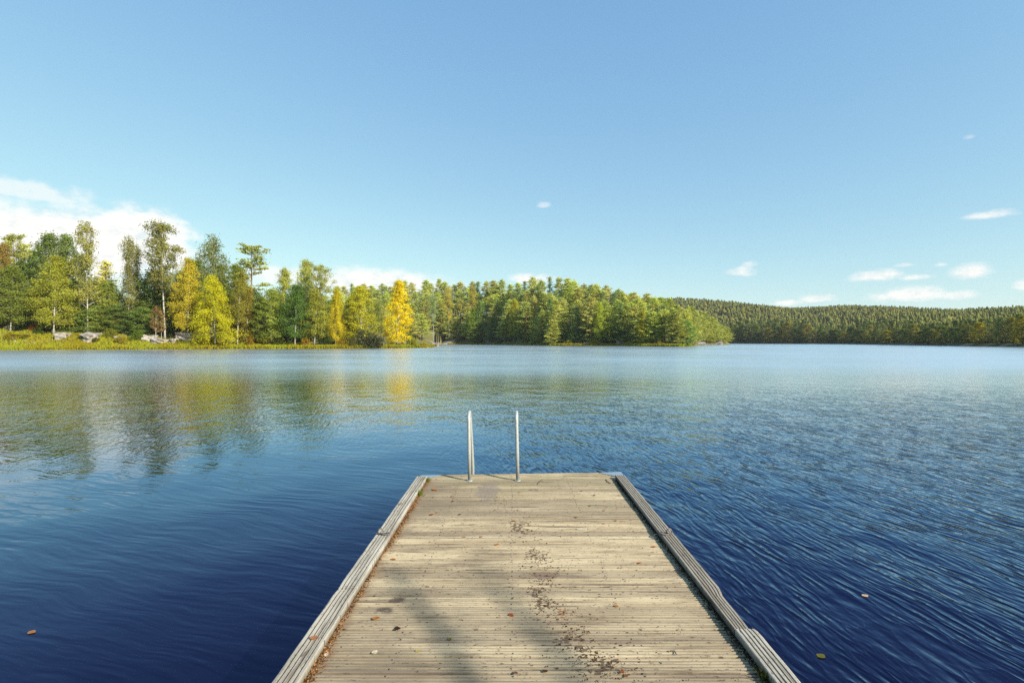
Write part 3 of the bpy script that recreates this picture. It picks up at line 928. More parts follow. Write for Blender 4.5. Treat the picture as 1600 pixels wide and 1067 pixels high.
def build_point():
    """the pine covered point in the middle"""
    def zq(px, q):
        z0, zr = np.interp(px, KX, KZ0), np.interp(px, KX, KZR)
        return float(z0 + 3 + q * (zr - z0))
    n = 0
    rows = [(0.98, 12.5, 'skyline row', 522), (0.80, 16, 'second highest row', 528), (0.60, 19, 'upper row', 533), (0.34, 21, 'middle row', 560), (0.13, 22, 'lower row', 600), (0.02, 27, 'waterline row', 742)]
    for r, (q, step, what, x0) in enumerate(rows):
        x = x0
        i = 0
        while x < 1062:
            px = x + random.uniform(-4, 4)
            z = zq(px, min(1, max(0.01, q + random.uniform(-.06, .06))))
            if q < 0.3 and px > 1020:
                z = max(z, zs_at(px) + 7)
            roll = random.random()
            if r >= 4 and roll < .14:
                kind, col, w = 'spruce', (.045, .07, .022), 'dark spruce'
            elif roll < .1:
                kind, col, w = 'spruce', (.055, .075, .025), 'green spruce'
            else:
                kind = 'pine'
                col, w = [(PN, 'pine'), (PL, 'light green pine'), ((.106, .104, .028), 'olive pine'), ((.102, .117, .024), 'fresh green pine')][int(random.random() * 4)]
            top = ridge_top(px) + random.uniform(-3.5, 5.5)
            if r == 0:
                kw = dict(top=top)
            else:
                g = float(land(np.array([px]), np.array([z]))[0])
                H = random.uniform(17, 23.5) if r < 5 else random.uniform(13, 23)
                tp = CY - (g + H - CAMZ) * F / z
                kw = dict(top=max(tp, top + 3 + 3.4 * (r - 1)))
            hw = random.uniform(11.5, 15) * (1.0 if kind == 'pine' else .72) * (310 / z) ** .6
            if px < 690:
                hw *= .95
            nm = 'pine_tree' if kind == 'pine' else 'spruce_tree'
            tree(kind, px, z, kw['top'], hw, col, nm, '%s on the point, %s from left in %s' % (w, ORD[i], what), group='conifers of the wooded point')
            x += step * random.uniform(.85, 1.15)
            i += 1
            n += 1
    # far end of the point
    for i, px in enumerate([1072, 1079, 1086, 1092, 1098, 1104, 1110, 1116, 1122, 1128, 1133]):
        zf = zs_at(px)
        for k, dz in enumerate((5, 18)):
            z = zf + dz + random.uniform(-1, 2)
            top = ridge_top(px + 3 * k) + (7 if k == 0 else 0) + random.uniform(-2, 3)
            tree('pine', px + 3 * k, z, top, random.uniform(7, 9.5), [PL, PN, (.1, .11, .03)][i % 3], 'pine_tree',
                 'small distant pine at the tip of the point, %s from left in %s' % (ORD[i], ['front', 'back'][k]), group='conifers of the wooded point')

    def T(kind, px, dz, top, hw, col, name, label, **kw):
        tree(kind, px, zs_at(px) + dz, top, hw, col, name, label, **kw)
    T('birch_tall', 702, 22, 447, 13, (.16, .145, .03), 'birch_tree', 'yellowish birch with bare white trunk over the orange slope of the cove')
    T('birch_tall', 737, 26, 447, 11, (.14, .125, .025), 'birch_tree', 'straw coloured birch in front of the pines, right of the bare white trunk')
    T('white_limbed', 678, 40, 462, 9, (.12, .15, .07), 'pine_tree', 'thin grey green half bare tree right of the golden tree')
    T('spruce', 752, 6, 470, 10, (.040, .068, .016), 'spruce_tree', 'dark green dense spruce standing at the waterline of the cove')
    T('aspen', 741, 4, 480, 9, (.09, .125, .018), 'aspen_tree', 'vivid green slim tree beside the dark spruce at the cove', )
    T('birch_green', 803, 4, 467, 10, (.22, .215, .02), 'birch_tree', 'bright yellow green birch at the waterline in the middle of the point')
    T('birch_green', 938, 5, 472, 10, (.15, .175, .022), 'birch_tree', 'light green conical birch among the pines near the point')
    T('aspen', 1005, 5, 487, 10, (.26, .25, .02), 'aspen_tree', 'yellow green tree glowing among the pines near the end of the point')
    T('aspen', 728, 34, 500, 7, (.045, .07, .018), 'young_tree', 'small dark tree on the slope left of the dark spruce')
    T('broad', 1072, 3, 500, 13, (.045, .085, .022), 'broadleaf_tree', 'dark round crowned tree overhanging the water at the end of the point', h=None)
    T('pine', 862, 3, 500, 12, PL, 'pine_tree', 'small bushy pine low at the waterline left of the rocky gap')
    T('pine', 845, 3, 490, 11, PN, 'pine_tree', 'small pine on a short bare stem at the waterline')
    # dense bottom of the wood
    for i, px in enumerate(range(745, 1060, 19)):
        tree('broad', px + random.uniform(-4, 4), zs_at(px) + random.uniform(5, 9), 522 + random.uniform(-7, 6), random.uniform(4, 7),
             random.choice([(.06, .08, .02), (.09, .10, .025), (.045, .06, .02)]), 'understory_tree',
             'low leafy undergrowth tree at the foot of the pines, %s from the left' % ORD[i], group='undergrowth trees of the wooded point')


def build_right_shore():
    def zl(px):
        return float(np.interp(px, LX, LZS))
    tops = lambda x: float(np.interp(x, [1130, 1160, 1200, 1225, 1260, 1300, 1340, 1380, 1420, 1460, 1500, 1530, 1570, 1600, 1660],
                                     [513, 507, 508, 505, 510, 517, 511, 508, 509, 511, 505, 506, 502, 496, 494]))
    x, i = 1138, 0
    special = {9: YE, 11: YE}
    while x < 1650:
        z = zl(x) + random.uniform(4, 10)
        roll = random.random()
        c = random.choice([(.085, .085, .022), (.055, .072, .02), (.11, .10, .022), (.07, .082, .024), (.042, .06, .02)])
        kind = 'far_broad'
        if roll < .34:
            kind, c = 'far_pine', (.06, .07, .025)
        w = {'far_broad': 'leafy', 'far_pine': 'pine-like'}[kind]
        if any(abs(x - s) < 5 for s in (1203, 1221, 1384, 1480, 1527, 1597)):
            kind, c, w = 'far_broad', (.23, .20, .02), 'yellowing'
        hw = random.uniform(7.5, 11) if x < 1420 else random.uniform(9, 13)
        tree(kind, x, z, tops(x) + random.uniform(-4, 7), hw, c, 'lakeside_tree',
             '%s tree in the front row of the far right shore, %s from the left' % (w, ORD[i]), group='trees along the far right shore', fn=hill)
        x += hw * random.uniform(.95, 1.25)
        i += 1
    x, i = 1132, 0
    while x < 1650:
        z = zl(x) + random.uniform(20, 34)
        kind = random.choice(['far_spruce', 'far_pine', 'far_spruce'])
        tree(kind, x, z, tops(x) - random.uniform(3, 9), random.uniform(6.5, 9), random.choice([SP, (.045, .06, .022), (.04, .055, .02)]), 'lakeside_conifer',
             'dark conifer behind the front row of the far right shore, %s from the left' % ORD[i], group='conifers behind the far right shore', fn=hill)
        x += random.uniform(9, 13)
        i += 1


def build_far_forest():
    rng = np.random.default_rng(5)
    V, Fs, S, T = [], [], [], []
    px_l, z_l = [], []
    for x in np.arange(1000, 1800, 2.4):
        z = float(np.interp(x, LX, LZS)) + 36
        zr = float(np.interp(x, LX, LZR)) + 30
        while z < zr:
            px_l.append(x + rng.uniform(-3, 3)); z_l.append(z + rng.uniform(-3, 3))
            z += rng.uniform(4.6, 7.6) * (1 + z / 1500.)
    px = np.array(px_l); z = np.array(z_l)
    hgt = hill(px, z)
    n0 = 0
    for k in range(len(px)):
        con = rng.random() < 0.58 + .25 * math.sin(px[k] * .021 + 1) * math.sin(z[k] * .012)
        if math.sin(px[k] * .09 + z[k] * .013) * math.sin(z[k] * .05 - px[k] * .03) > .62:
            continue
        H = rng.uniform(5.5, 12.5) * (1 if con else .85)
        R = H * (rng.uniform(.15, .27) if con else rng.uniform(.26, .36))
        bx, by, bz = (px[k] - CX) / F * z[k], z[k], hgt[k] - .3
        sides = 6
        rings = [(0.06, .75), (.3, 1.0), (.34, .72), (.58, .72), (.62, .52), (.86, .36)] if con else [(.08, .6), (.3, 1.0), (.55, 1.05), (.8, .75), (.93, .35)]
        sh = rng.random()
        ti = rng.random() * .3 if con else rng.uniform(.1, .8)
        base = n0
        for (t, r) in rings:
            th = rng.random() * 6.28 + np.arange(sides) * 6.283 / sides
            rr = R * r * rng.uniform(.6, 1.35, sides)
            zz = bz + H * t + rng.uniform(-.09, .09, sides) * H
            V.append(np.stack([bx + rr * np.cos(th), by + rr * np.sin(th), zz], 1))
        V.append(np.array([[bx, by, bz + H]]))
        nr = len(rings)
        for a in range(nr - 1):
            for s in range(sides):
                s2 = (s + 1) % sides
                i0 = base + a * sides
                Fs.append((i0 + s, i0 + s2, i0 + sides + s2))
                Fs.append((i0 + s, i0 + sides + s2, i0 + sides + s))
        i0 = base + (nr - 1) * sides
        for s in range(sides):
            Fs.append((i0 + s, i0 + (s + 1) % sides, base + nr * sides))
        n0 += nr * sides + 1
        S += [sh] * (nr * sides + 1)
        T += [ti] * (nr * sides + 1)
    S = np.clip(np.array(S) + np.random.default_rng(3).uniform(-.25, .25, len(S)), 0, 1)
    me = make_mesh('far_forest', np.concatenate(V), np.array(Fs), [M['needle']], S, T)
    obj('far_forest', me, kind='stuff', label='distant conifer wood covering the low hills across the lake', cat='forest', color=(.172, .185, .052))


# ------------------------------------------------------------------ bank: rocks, shrubs, grass
def rock_mesh(seed, blocky=.5):
    rng = np.random.default_rng(seed)
    import bmesh
    bm = bmesh.new()
    bmesh.ops.create_cube(bm, size=2.0)
    bmesh.ops.bevel(bm, geom=bm.edges[:], offset=.35, segments=2, affect='EDGES', profile=.6)
    bmesh.ops.subdivide_edges(bm, edges=bm.edges[:], cuts=2, use_grid_fill=True)
    ph = rng.uniform(0, 6, 9)
    for v in bm.verts:
        c = v.co
        d = .16 * math.sin(2.1 * c.x + ph[0] + c.y) + .12 * math.sin(3.7 * c.y + ph[1] - c.z * 2) + .09 * math.sin(6 * c.z + ph[2] + 3 * c.x) + .05 * math.sin(11 * c.x + ph[3]) * math.sin(9 * c.y + ph[4])
        v.co = c * (1 + d)
        v.co.z *= (1 - .12 * c.x * math.cos(ph[5]))
    me = bpy.data.meshes.new('rock')
    bm.to_mesh(me)
    bm.free()
    me.materials.append(M['rock'])
    return me


def build_bank():
    R = [rock_mesh(i) for i in (1, 2, 3, 4)]
    rocks = [(96, 529, 13, 9, 'pale granite boulder tilted on the bank below the leaning birch'),
             (138, 531, 20, 10, 'long pale granite slab under the tall airy birch'),
             (150, 520, 9, 4, 'small flat rock lying above the long granite slab'),
             (232, 532, 13, 9, 'weathered rock on the bank left of the curved birch trunk'),
             (248, 536, 14, 7, 'low brownish rock just under the weathered rock by the curved birch'),
             (268, 536, 9, 7, 'rounded rock at the foot of the curved birch trunk'),
             (288, 530, 22, 11, 'dark shaded rock ledge between the curved birch and the yellow birch'),
             (352, 535, 14, 6, 'low rock under the right side of the bright yellow birch'),
             (184, 530, 8, 5, 'small rock half hidden in yellow grass right of the long slab'),
             (632, 537, 9, 6, 'pale rock at the foot of the golden yellow tree'),
             (679, 541, 9, 5, 'pink grey rock at the very tip of the near shore'),
             (527, 530, 9, 8, 'grey rock behind the dark bush under the drooping yellow birch')]
    for i, (px, base, hw, hh, lab) in enumerate(rocks):
        zz = np.linspace(zs_at(px) + .5, zs_at(px) + 25, 300)
        y = CY + (CAMZ - land(np.full(300, float(px)), zz)) * F / zz
        z = float(zz[np.argmax(y <= base)]) if (y <= base).any() else float(zz[int(np.argmin(y))])
        s = z / F
        g = float(land(np.array([float(px)]), np.array([z]))[0])
        o = obj('granite_rock', R[i % 4], label=lab, cat='rock', loc=(at_depth(px, z), z + .4, g + hh * s * .3), group='granite rocks on the near shore')
        o.scale = (hw * s * .62, hw * s * .5, hh * s * .62)
        o.rotation_euler = (random.uniform(-.15, .15), random.uniform(-.2, .2), random.uniform(-.4, .4))
    far = [(703, 536, 13, 5, 6, 'broad pale rock slab sloping into the cove'), (698, 522, 9, 5, 22, 'upper rock face on the slope above the cove'),
           (765, 537, 6, 5, 3, 'pale rock at the waterline right of the dark spruce'), (908, 529, 7, 6, 9, 'pink granite outcrop among the pines of the point'),
           (918, 534, 6, 5, 5, 'lower granite outcrop beside the pink one'), (972, 531, 9, 5, 8, 'rounded pale outcrop under the pines near the yellow green tree'),
           (1095, 536, 8, 3, 2, 'low rock ledge on the far tip of the point'), (1120, 536.5, 8, 2.5, 2, 'outermost rock ledge at the end of the point')]
    for i, (px, base, hw, hh, dz, lab) in enumerate(far):
        z = zs_at(px) + dz
        s = z / F
        g = float(land(np.array([float(px)]), np.array([z]))[0])
        o = obj('granite_rock', R[i % 4], label=lab, cat='rock', loc=(at_depth(px, z), z, g + hh * s * .15), group='granite rocks on the wooded point')
        o.scale = (hw * s * .85, hw * s * .7, hh * s * .5)
        o.rotation_euler = (.25, random.uniform(-.25, .25), random.uniform(-.4, .4))
    G1, Y1, O1 = (.07, .11, .018), (.24, .21, .015), (.22, .145, .014)
    sh = [(60, 521, 8, 506, (.085, .13, .02), 'shrub', 'fresh green shrub on the grassy bank left of the pale boulder'),
          (54, 513, 7, 506, (.17, .065, .02), 'shrub', 'small red shrub at the edge of the wood on the left'),
          (20, 530, 11, 517, Y1, 'shrub', 'yellow green shrub low on the left end of the bank'),
          (40, 528, 10, 520, (.15, .14, .02), 'shrub', 'olive shrub between the yellow green shrub and the pale boulder'),
          (128, 531, 7, 524, (.06, .09, .03), 'shrub', 'grey green plant in front of the long granite slab'),
          (150, 534, 7, 526, (.11, .12, .02), 'shrub', 'dull green shrub at the right end of the long slab'),
          (172, 528, 11, 513, (.17, .18, .02), 'shrub', 'yellow green shrub right of the long granite slab'),
          (188, 536, 9, 524, (.22, .19, .02), 'shrub', 'straw yellow shrub near the water right of the long slab'),
          (214, 532, 11, 515, (.11, .16, .02), 'shrub', 'bright green shrub left of the weathered rock'),
          (298, 524, 10, 510, (.07, .09, .02), 'shrub', 'dark shrub on the ledge below the orange gold birch'),
          (322, 534, 9, 525, (.06, .075, .02), 'shrub', 'dark low shrub left under the yellow weeping birch'),
          (376, 534, 8, 520, (.06, .085, .02), 'shrub', 'dark green shrub between the yellow birch and the orange bushes'),
          (392, 539, 8, 522, O1, 'shrub', 'orange shrub by the water under the crooked pine'),
          (414, 538, 9, 518, (.23, .165, .014), 'shrub', 'second orange shrub, below the full green tree'),
          (402, 532, 7, 512, (.25, .19, .015), 'shrub', 'yellow shrub standing between the two orange shrubs'),
          (434, 540, 8, 526, (.10, .12, .02), 'shrub', 'olive green shrub right of the orange shrubs'),
          (478, 541, 7, 526, (.26, .17, .015), 'shrub', 'amber shrub right of the white stem of the darker birch'),
          (508, 541, 11, 515, (.04, .07, .018), 'shrub', 'dark green shrub at the foot of the white forked trunk'),
          (532, 541, 8, 528, (.20, .13, .02), 'shrub', 'brown yellow shrub left of the grey willow bush'),
          (552, 543, 8, 526, (.10, .10, .03), 'shrub', 'olive shrub leaning on the grey willow bush'),
          (648, 542, 9, 524, (.20, .21, .02), 'shrub', 'yellow green shrub right of the golden yellow tree'),
          (662, 543, 8, 532, (.26, .22, .02), 'shrub', 'low yellow shrub at the end of the near shore'),
          (612, 541, 6, 531, (.2, .18, .03), 'shrub', 'dry yellow shrub below the golden yellow tree'),
          (640, 538, 7, 520, (.12, .15, .02), 'shrub', 'green shrub between the golden tree and the yellow green shrub')]
    for s_ in sh:
        px, base, hw, top, col, nm, lab = s_
        shrub(px, base, hw, top, col, nm, lab)
    shrub(578, 543, 23, 513, (.075, .085, .045), 'willow_bush', 'grey green willow bush spreading over the water below the orange tipped tree', 'willow', z=zs_at(578) + 1.6, cat='bush')
    for (px, dz, hw, top, col, lab) in [(706, 14, 8, 524, (.24, .17, .02), 'orange yellow shrub on the slope of the cove'), (722, 12, 9, 515, (.26, .18, .02), 'amber shrub on the upper slope of the cove'),
                                        (690, 6, 6, 527, (.10, .13, .03), 'green shrub beside the sloping rock slab'), (780, 3, 6, 531, (.12, .13, .04), 'olive shrub at the waterline of the cove'),
                                        (852, 2.5, 9, 528, (.24, .24, .02), 'yellow green shrub below the small pines'), (888, 3, 8, 531, (.22, .21, .02), 'yellow shrub under the pink outcrop'),
                                        (928, 2.5, 9, 530, (.25, .24, .02), 'bright yellow green shrub left of the conical birch'), (985, 3, 8, 530, (.24, .22, .02), 'yellowish shrub under the yellow green tree'),
                                        (1030, 3, 9, 533, (.2, .17, .03), 'dry shrub on the grass at the end of the point')]:
        shrub(px, 0, hw, top, col, 'shrub', lab, z=zs_at(px) + dz)
    # grass and reeds along the waterline and over the bank
    rng = np.random.default_rng(9)
    P, C = [], []
    for x in np.arange(-160, 1085, .16):
        zs = np.interp(x, KX, KZS)
        if 683 < x < 691:
            continue
        deep = 11.0 if x < 480 else 4.0
        n = 5 if x < 683 else 4
        for _ in range(n):
            d = (rng.random() ** 1.7) * deep - .25
            P.append((x + rng.uniform(-.1, .1), zs + d, d))
    P = np.array(P)
    h = land(P[:, 0], P[:, 1])
    base = np.stack([(P[:, 0] - CX) / F * P[:, 1], P[:, 1], h - .05], 1)
    n = len(P)
    hl = rng.uniform(.35, .75, n) * np.where(P[:, 2] < 2.0, 1.25, .8)
    w = rng.uniform(.12, .26, n) * (P[:, 1] / 140)
    az = rng.uniform(0, 6.28, n)
    lean = rng.normal(size=(n, 2)) * .15
    dx = np.stack([np.cos(az) * w, np.sin(az) * w, np.zeros(n)], 1)
    topv = base + np.stack([lean[:, 0], lean[:, 1], hl], 1)
    V = np.stack([base - dx, base + dx, topv + dx * .45, topv - dx * .45], 1).reshape(-1, 3)
    patch = np.sin(P[:, 0] * .09) * .5 + np.sin(P[:, 0] * .031 + 1) * .5
    S = np.clip(.5 + .3 * patch + rng.uniform(-.35, .35, n), 0, 1)
    T = np.clip(.5 - .6 * patch + rng.uniform(-.5, .5, n), 0, 1)
    me = make_mesh('shore_grass', V, np.arange(4 * n).reshape(n, 4), [M['leaf']], np.repeat(S, 4), np.repeat(T, 4))
    obj('shore_grass', me, kind='stuff', label='yellow green grass and sedge along the far waterline', cat='grass', color=(.30, .32, .028))


# ------------------------------------------------------------------ the dock
LIN, LOUT, RIN, ROUT, KH = -0.980, -1.102, 1.207, 1.316, 0.040


def dock_end(x):
    return 6.20 + 0.055 * x


def ribbed_profile(w, ribs, depth, thick):
    """closed cross-section (u, h, groove) of a grooved decking board"""
    top = []
    pitch = w / ribs
    gw = pitch * .36
    for i in range(ribs):
        u0 = i * pitch
        a = .0022
        top += [(u0 + (a if i == 0 else gw / 2), -a if i == 0 else -depth * .15, 0.0), (u0 + gw / 2 + a, 0, 0), (u0 + pitch - gw / 2 - a, 0, 0)]
        if i < ribs - 1:
            top += [(u0 + pitch - gw / 2, -depth * .4, .35), (u0 + pitch - gw * .25, -depth, 1.0), (u0 + pitch + gw * .25, -depth, 1.0)]
        else:
            top += [(u0 + pitch - a, -a, 0)]
    return top + [(w, -thick, .8), (0, -thick, .8)]


def extrude_profile(prof, stations, place, shade):
    """place(station, u, h) -> xyz"""
    n = len(prof)
    V = [place(s, u, h) for s in stations for (u, h, g) in prof]
    Fs = []
    for i in range(len(stations) - 1):
        for k in range(n):
            j = (k + 1) % n
            Fs.append((i * n + k, (i + 1) * n + k, (i + 1) * n + j, i * n + j))
    Fs.append(tuple(range(n)))
    Fs.append(tuple((len(stations) - 1) * n + k for k in range(n - 1, -1, -1)))
    return V, Fs, [shade] * len(V), [g for _ in stations for (_, _, g) in prof]


def build_dock():
    dock = obj('wooden_dock', None, label='weathered grooved plank dock reaching out into the lake', cat='dock', loc=(0, 0, 0))
    rng = np.random.default_rng(21)
    V, Fs, S, T = [], [], [], []
    pitch, w = .1240, .1165
    prof = ribbed_profile(w, 5, .0085, .027)
    y1 = 6.2
    nb = int((y1 + 7.0) / pitch)
    for b in range(nb):
        y0 = y1 - (b + 1) * pitch
        zj, tilt, sh = rng.normal() * .0016, rng.normal() * .0018, rng.random()
        y0 += rng.normal() * .0012
        xl, xr = -1.10 + rng.uniform(-.006, .006), 1.312 + rng.uniform(-.006, .006)
        bow = rng.normal() * .0016
        st = np.linspace(xl, xr, 7)

        def place(x, u, h, b=b):
            # the outermost two boards taper with the slightly skewed end of the dock
            k = 0.055 * x * max(0.0, 1 - (b * pitch + (w - u)) / (pitch * 2.2))
            return (x, y0 + u + bow * math.sin(x * 1.3) + k, DECK + zj + h + tilt * (u / w - .5) + .001 * math.sin(3 * x + b))
        v, f, s, t_ = extrude_profile(prof, st, place, sh)
        n0 = len(V)
        V += v
        Fs += [tuple(i + n0 for i in q) for q in f]
        S += s
        T += t_
    obj('deck', make_mesh('deck', V, Fs, [M['deck']], S, T), dock)
    # screw heads over the joists
    g = Geo()
    for b in range(36):
        yc = y1 - (b + .5) * pitch
        for xj in (-.60, 0.0, .64):
            for dy in (-.034, .034):
                xx, yy = xj + rng.uniform(-.008, .008), yc + dy + rng.uniform(-.004, .004)
                g.tube([(xx, yy, DECK - .003), (xx, yy, DECK + .0012)], .0036, 6)
    obj('screw_heads', g.mesh('screw_heads', M['iron']), dock, kind='stuff')
    # kerb boards lying along both edges
    kp = ribbed_profile(1.0, 5, .008, KH - .001)
    for side, (xa, xb), cuts in (('l', (LOUT, LIN), [5.92, 3.225, .2, -2.8, -5.8]), ('r', (RIN, ROUT), [5.985, 2.775, -.25, -3.2, -6.2])):
        for i in range(len(cuts) - 1):
            ya, yb = cuts[i + 1] + .006, cuts[i]
            st = np.arange(ya, yb, .06).tolist() + [yb]
            ph = rng.uniform(0, 6, 4)
            dz = rng.uniform(0, .003)
            dxx = rng.uniform(-.002, .002)

            def place(y, u, h):
                wear = .0006 * math.sin(5 * y + ph[0]) + .0010 * math.sin(23 * y + ph[1])
                endr = (.009 * max(0, 1 - (yb - y) / .06) ** 2 if i else 0) + .004 * max(0, 1 - (y - ya) / .07) ** 2
                a, c = xa + dxx, xb + dxx
                if side == 'l':
                    a += wear + endr * .9
                    if i == 0:
                        a += .0
                else:
                    c -= wear + endr
                    if i == 0:   # the piece rotted off near the joint
                        c -= .020 * smooth01(np.array((3.25 - y) / .12)) + .004
                    if i == 1:
                        c += .006
                return (a + (c - a) * u, y, DECK + .002 + dz + KH + h + (.0015 * math.sin(4 * y + ph[2])))
            v, f, s, t_ = extrude_profile(kp, st, place, rng.random())
            obj('kerb_board', make_mesh('kerb_board', v, f, [M['kerb']], s, t_), dock)
    # steel corner plates let into the end corners
    for pts in ([(652.5, 747.2), (659, 742.0), (689, 742.0), (669, 746.6), (661, 748.2)], [(936, 738.2), (970.5, 736.6), (974.5, 743), (962, 743.4)]):
        top = [on_plane(x, y, DECK + .006) for x, y in pts]
        n = len(top)
        v = top + [(a, b, c - .005) for a, b, c in top]
        f = [tuple(range(n)), tuple(range(2 * n - 1, n - 1, -1))] + [(i, i + n, (i + 1) % n + n, (i + 1) % n) for i in range(n)]
        me = make_mesh('corner_plate', v, f, [M['plate']])
        obj('corner_plate', me, dock)
    # frame below
    g = Geo()
    zt = DECK - .030
    for x0, x1 in ((-1.10, -1.055), (-.62, -.575), (-.02, .025), (.62, .665), (1.265, 1.31)):
        g.box(x0, x1, -7, dock_end((x0 + x1) / 2) - .06, zt - .17, zt)
    g.box(-1.10, 1.31, 6.082, 6.118, zt - .18, zt - .003)
    obj('frame', g.mesh('frame', M['beam']), dock)
    for y in (4.4, 1.6, -1.2):
        g = Geo()
        g.box(-.95, 1.15, y, y + 1.3, -.35, zt - .172)
        obj('float', g.mesh('float', M['float']), dock)
    # mooring shackles on the kerbs
    for px, py, flip in ((598, 834.5, 1), (1042, 834.5, -1)):
        x, y, z = on_plane(px, py, DECK + KH + .004)
        g = Geo()
        z0 = DECK + KH + .003
        sx = -1 if flip == 1 else 1
        ring = [(x + sx * .018 + .022 * math.cos(t), y + .006 * math.sin(t * 2), z0 + .022 + .024 * math.sin(t)) for t in np.linspace(0, 2 * math.pi, 15)]
        g.tube(ring, .0055, 6)
        loop = [(x - sx * .022 + .036 * math.cos(t), y - .008 + .016 * math.sin(t), z0 + .009 + .004 * math.sin(2 * t)) for t in np.linspace(0, 2 * math.pi, 15)]
        g.tube(loop, .0052, 6)
        g.tube([(x + sx * .045, y - .003, z0 + .007), (x, y - .003, z0 + .008)], .006, 6)
        o = obj('mooring_ring', g.mesh('mooring_ring', M['iron'], True), dock)
    # swim ladder
    lad = obj('swim_ladder', None, label='galvanised tube swim ladder with two hooped handrails at the dock end', cat='ladder', loc=(0, 0, 0))
    for bx, tx in ((-.487, -.499), (.066, .052)):
        g = Geo()
        yf, yb, ht, r = 5.885, 6.255, DECK + .775, .095
        pts = [(bx, yf, DECK + .004), (bx + (tx - bx) * .5, yf + .002, DECK + .35), (tx, yf + .01, ht - r)]
        for a in np.linspace(0, math.pi, 13)[1:]:
            cx = yf + .01 + r
            pts.append((tx, cx - r * math.cos(a), ht - r + r * math.sin(a)))
        y2 = pts[-1][1]
        sk = .008 if bx < 0 else 0
        pts += [(tx + .004 + sk, y2 + .04, DECK + .45), (bx + sk, yb + .0, DECK + .05), (bx + sk, yb + .02, DECK - .2), (bx + sk, yb + .06, -.75)]
        g.tube(pts, .0205, 12)
        obj('handrail', g.mesh('handrail', M['steel'], True), lad)
        g = Geo()
        g.tube([(bx, yf, DECK + .0035), (bx, yf, DECK + .010)], [.036, .034], 14)
        obj('foot_flange', g.mesh('foot_flange', M['steel']), lad)
    for k in range(4):
        g = Geo()
        zz = DECK - .27 - k * .26
        g.box(-.487, .066, 6.26 + .012 * k, 6.33 + .012 * k, zz, zz + .025)
        obj('rung', g.mesh('rung', M['steel']), lad)


def leaf_mesh(seed):
    rng = np.random.default_rng(seed)
    n = 7
    V, Fs = [], []
    curl = rng.uniform(.2, .45)
    for i in range(n):
        t = i / (n - 1)
        w = .42 * math.sin(math.pi * t ** .8) ** .8 + .01
        z = curl * (t - .5) ** 2 + .03 * rng.random()
        for s in (-1, 0, 1):
            V.append(((t - .5), s * w * rng.uniform(.8, 1.1), z + abs(s) * curl * .35 * w + .02))
    for i in range(n - 1):
        for s in range(2):
            a = i * 3 + s
            Fs.append((a, a + 3, a + 4, a + 1))
    V.append((-.8, .03, .06)); V.append((-.5, .02, curl * .25 + .02)); V.append((-.5, -.02, curl * .25 + .02))
    Fs.append((len(V) - 3, len(V) - 2, len(V) - 1))
    k = len(V)
    return make_mesh('fallen_leaf', V, Fs, [M['leaf']], rng.random(k), rng.random(k) * .4, smooth=True)


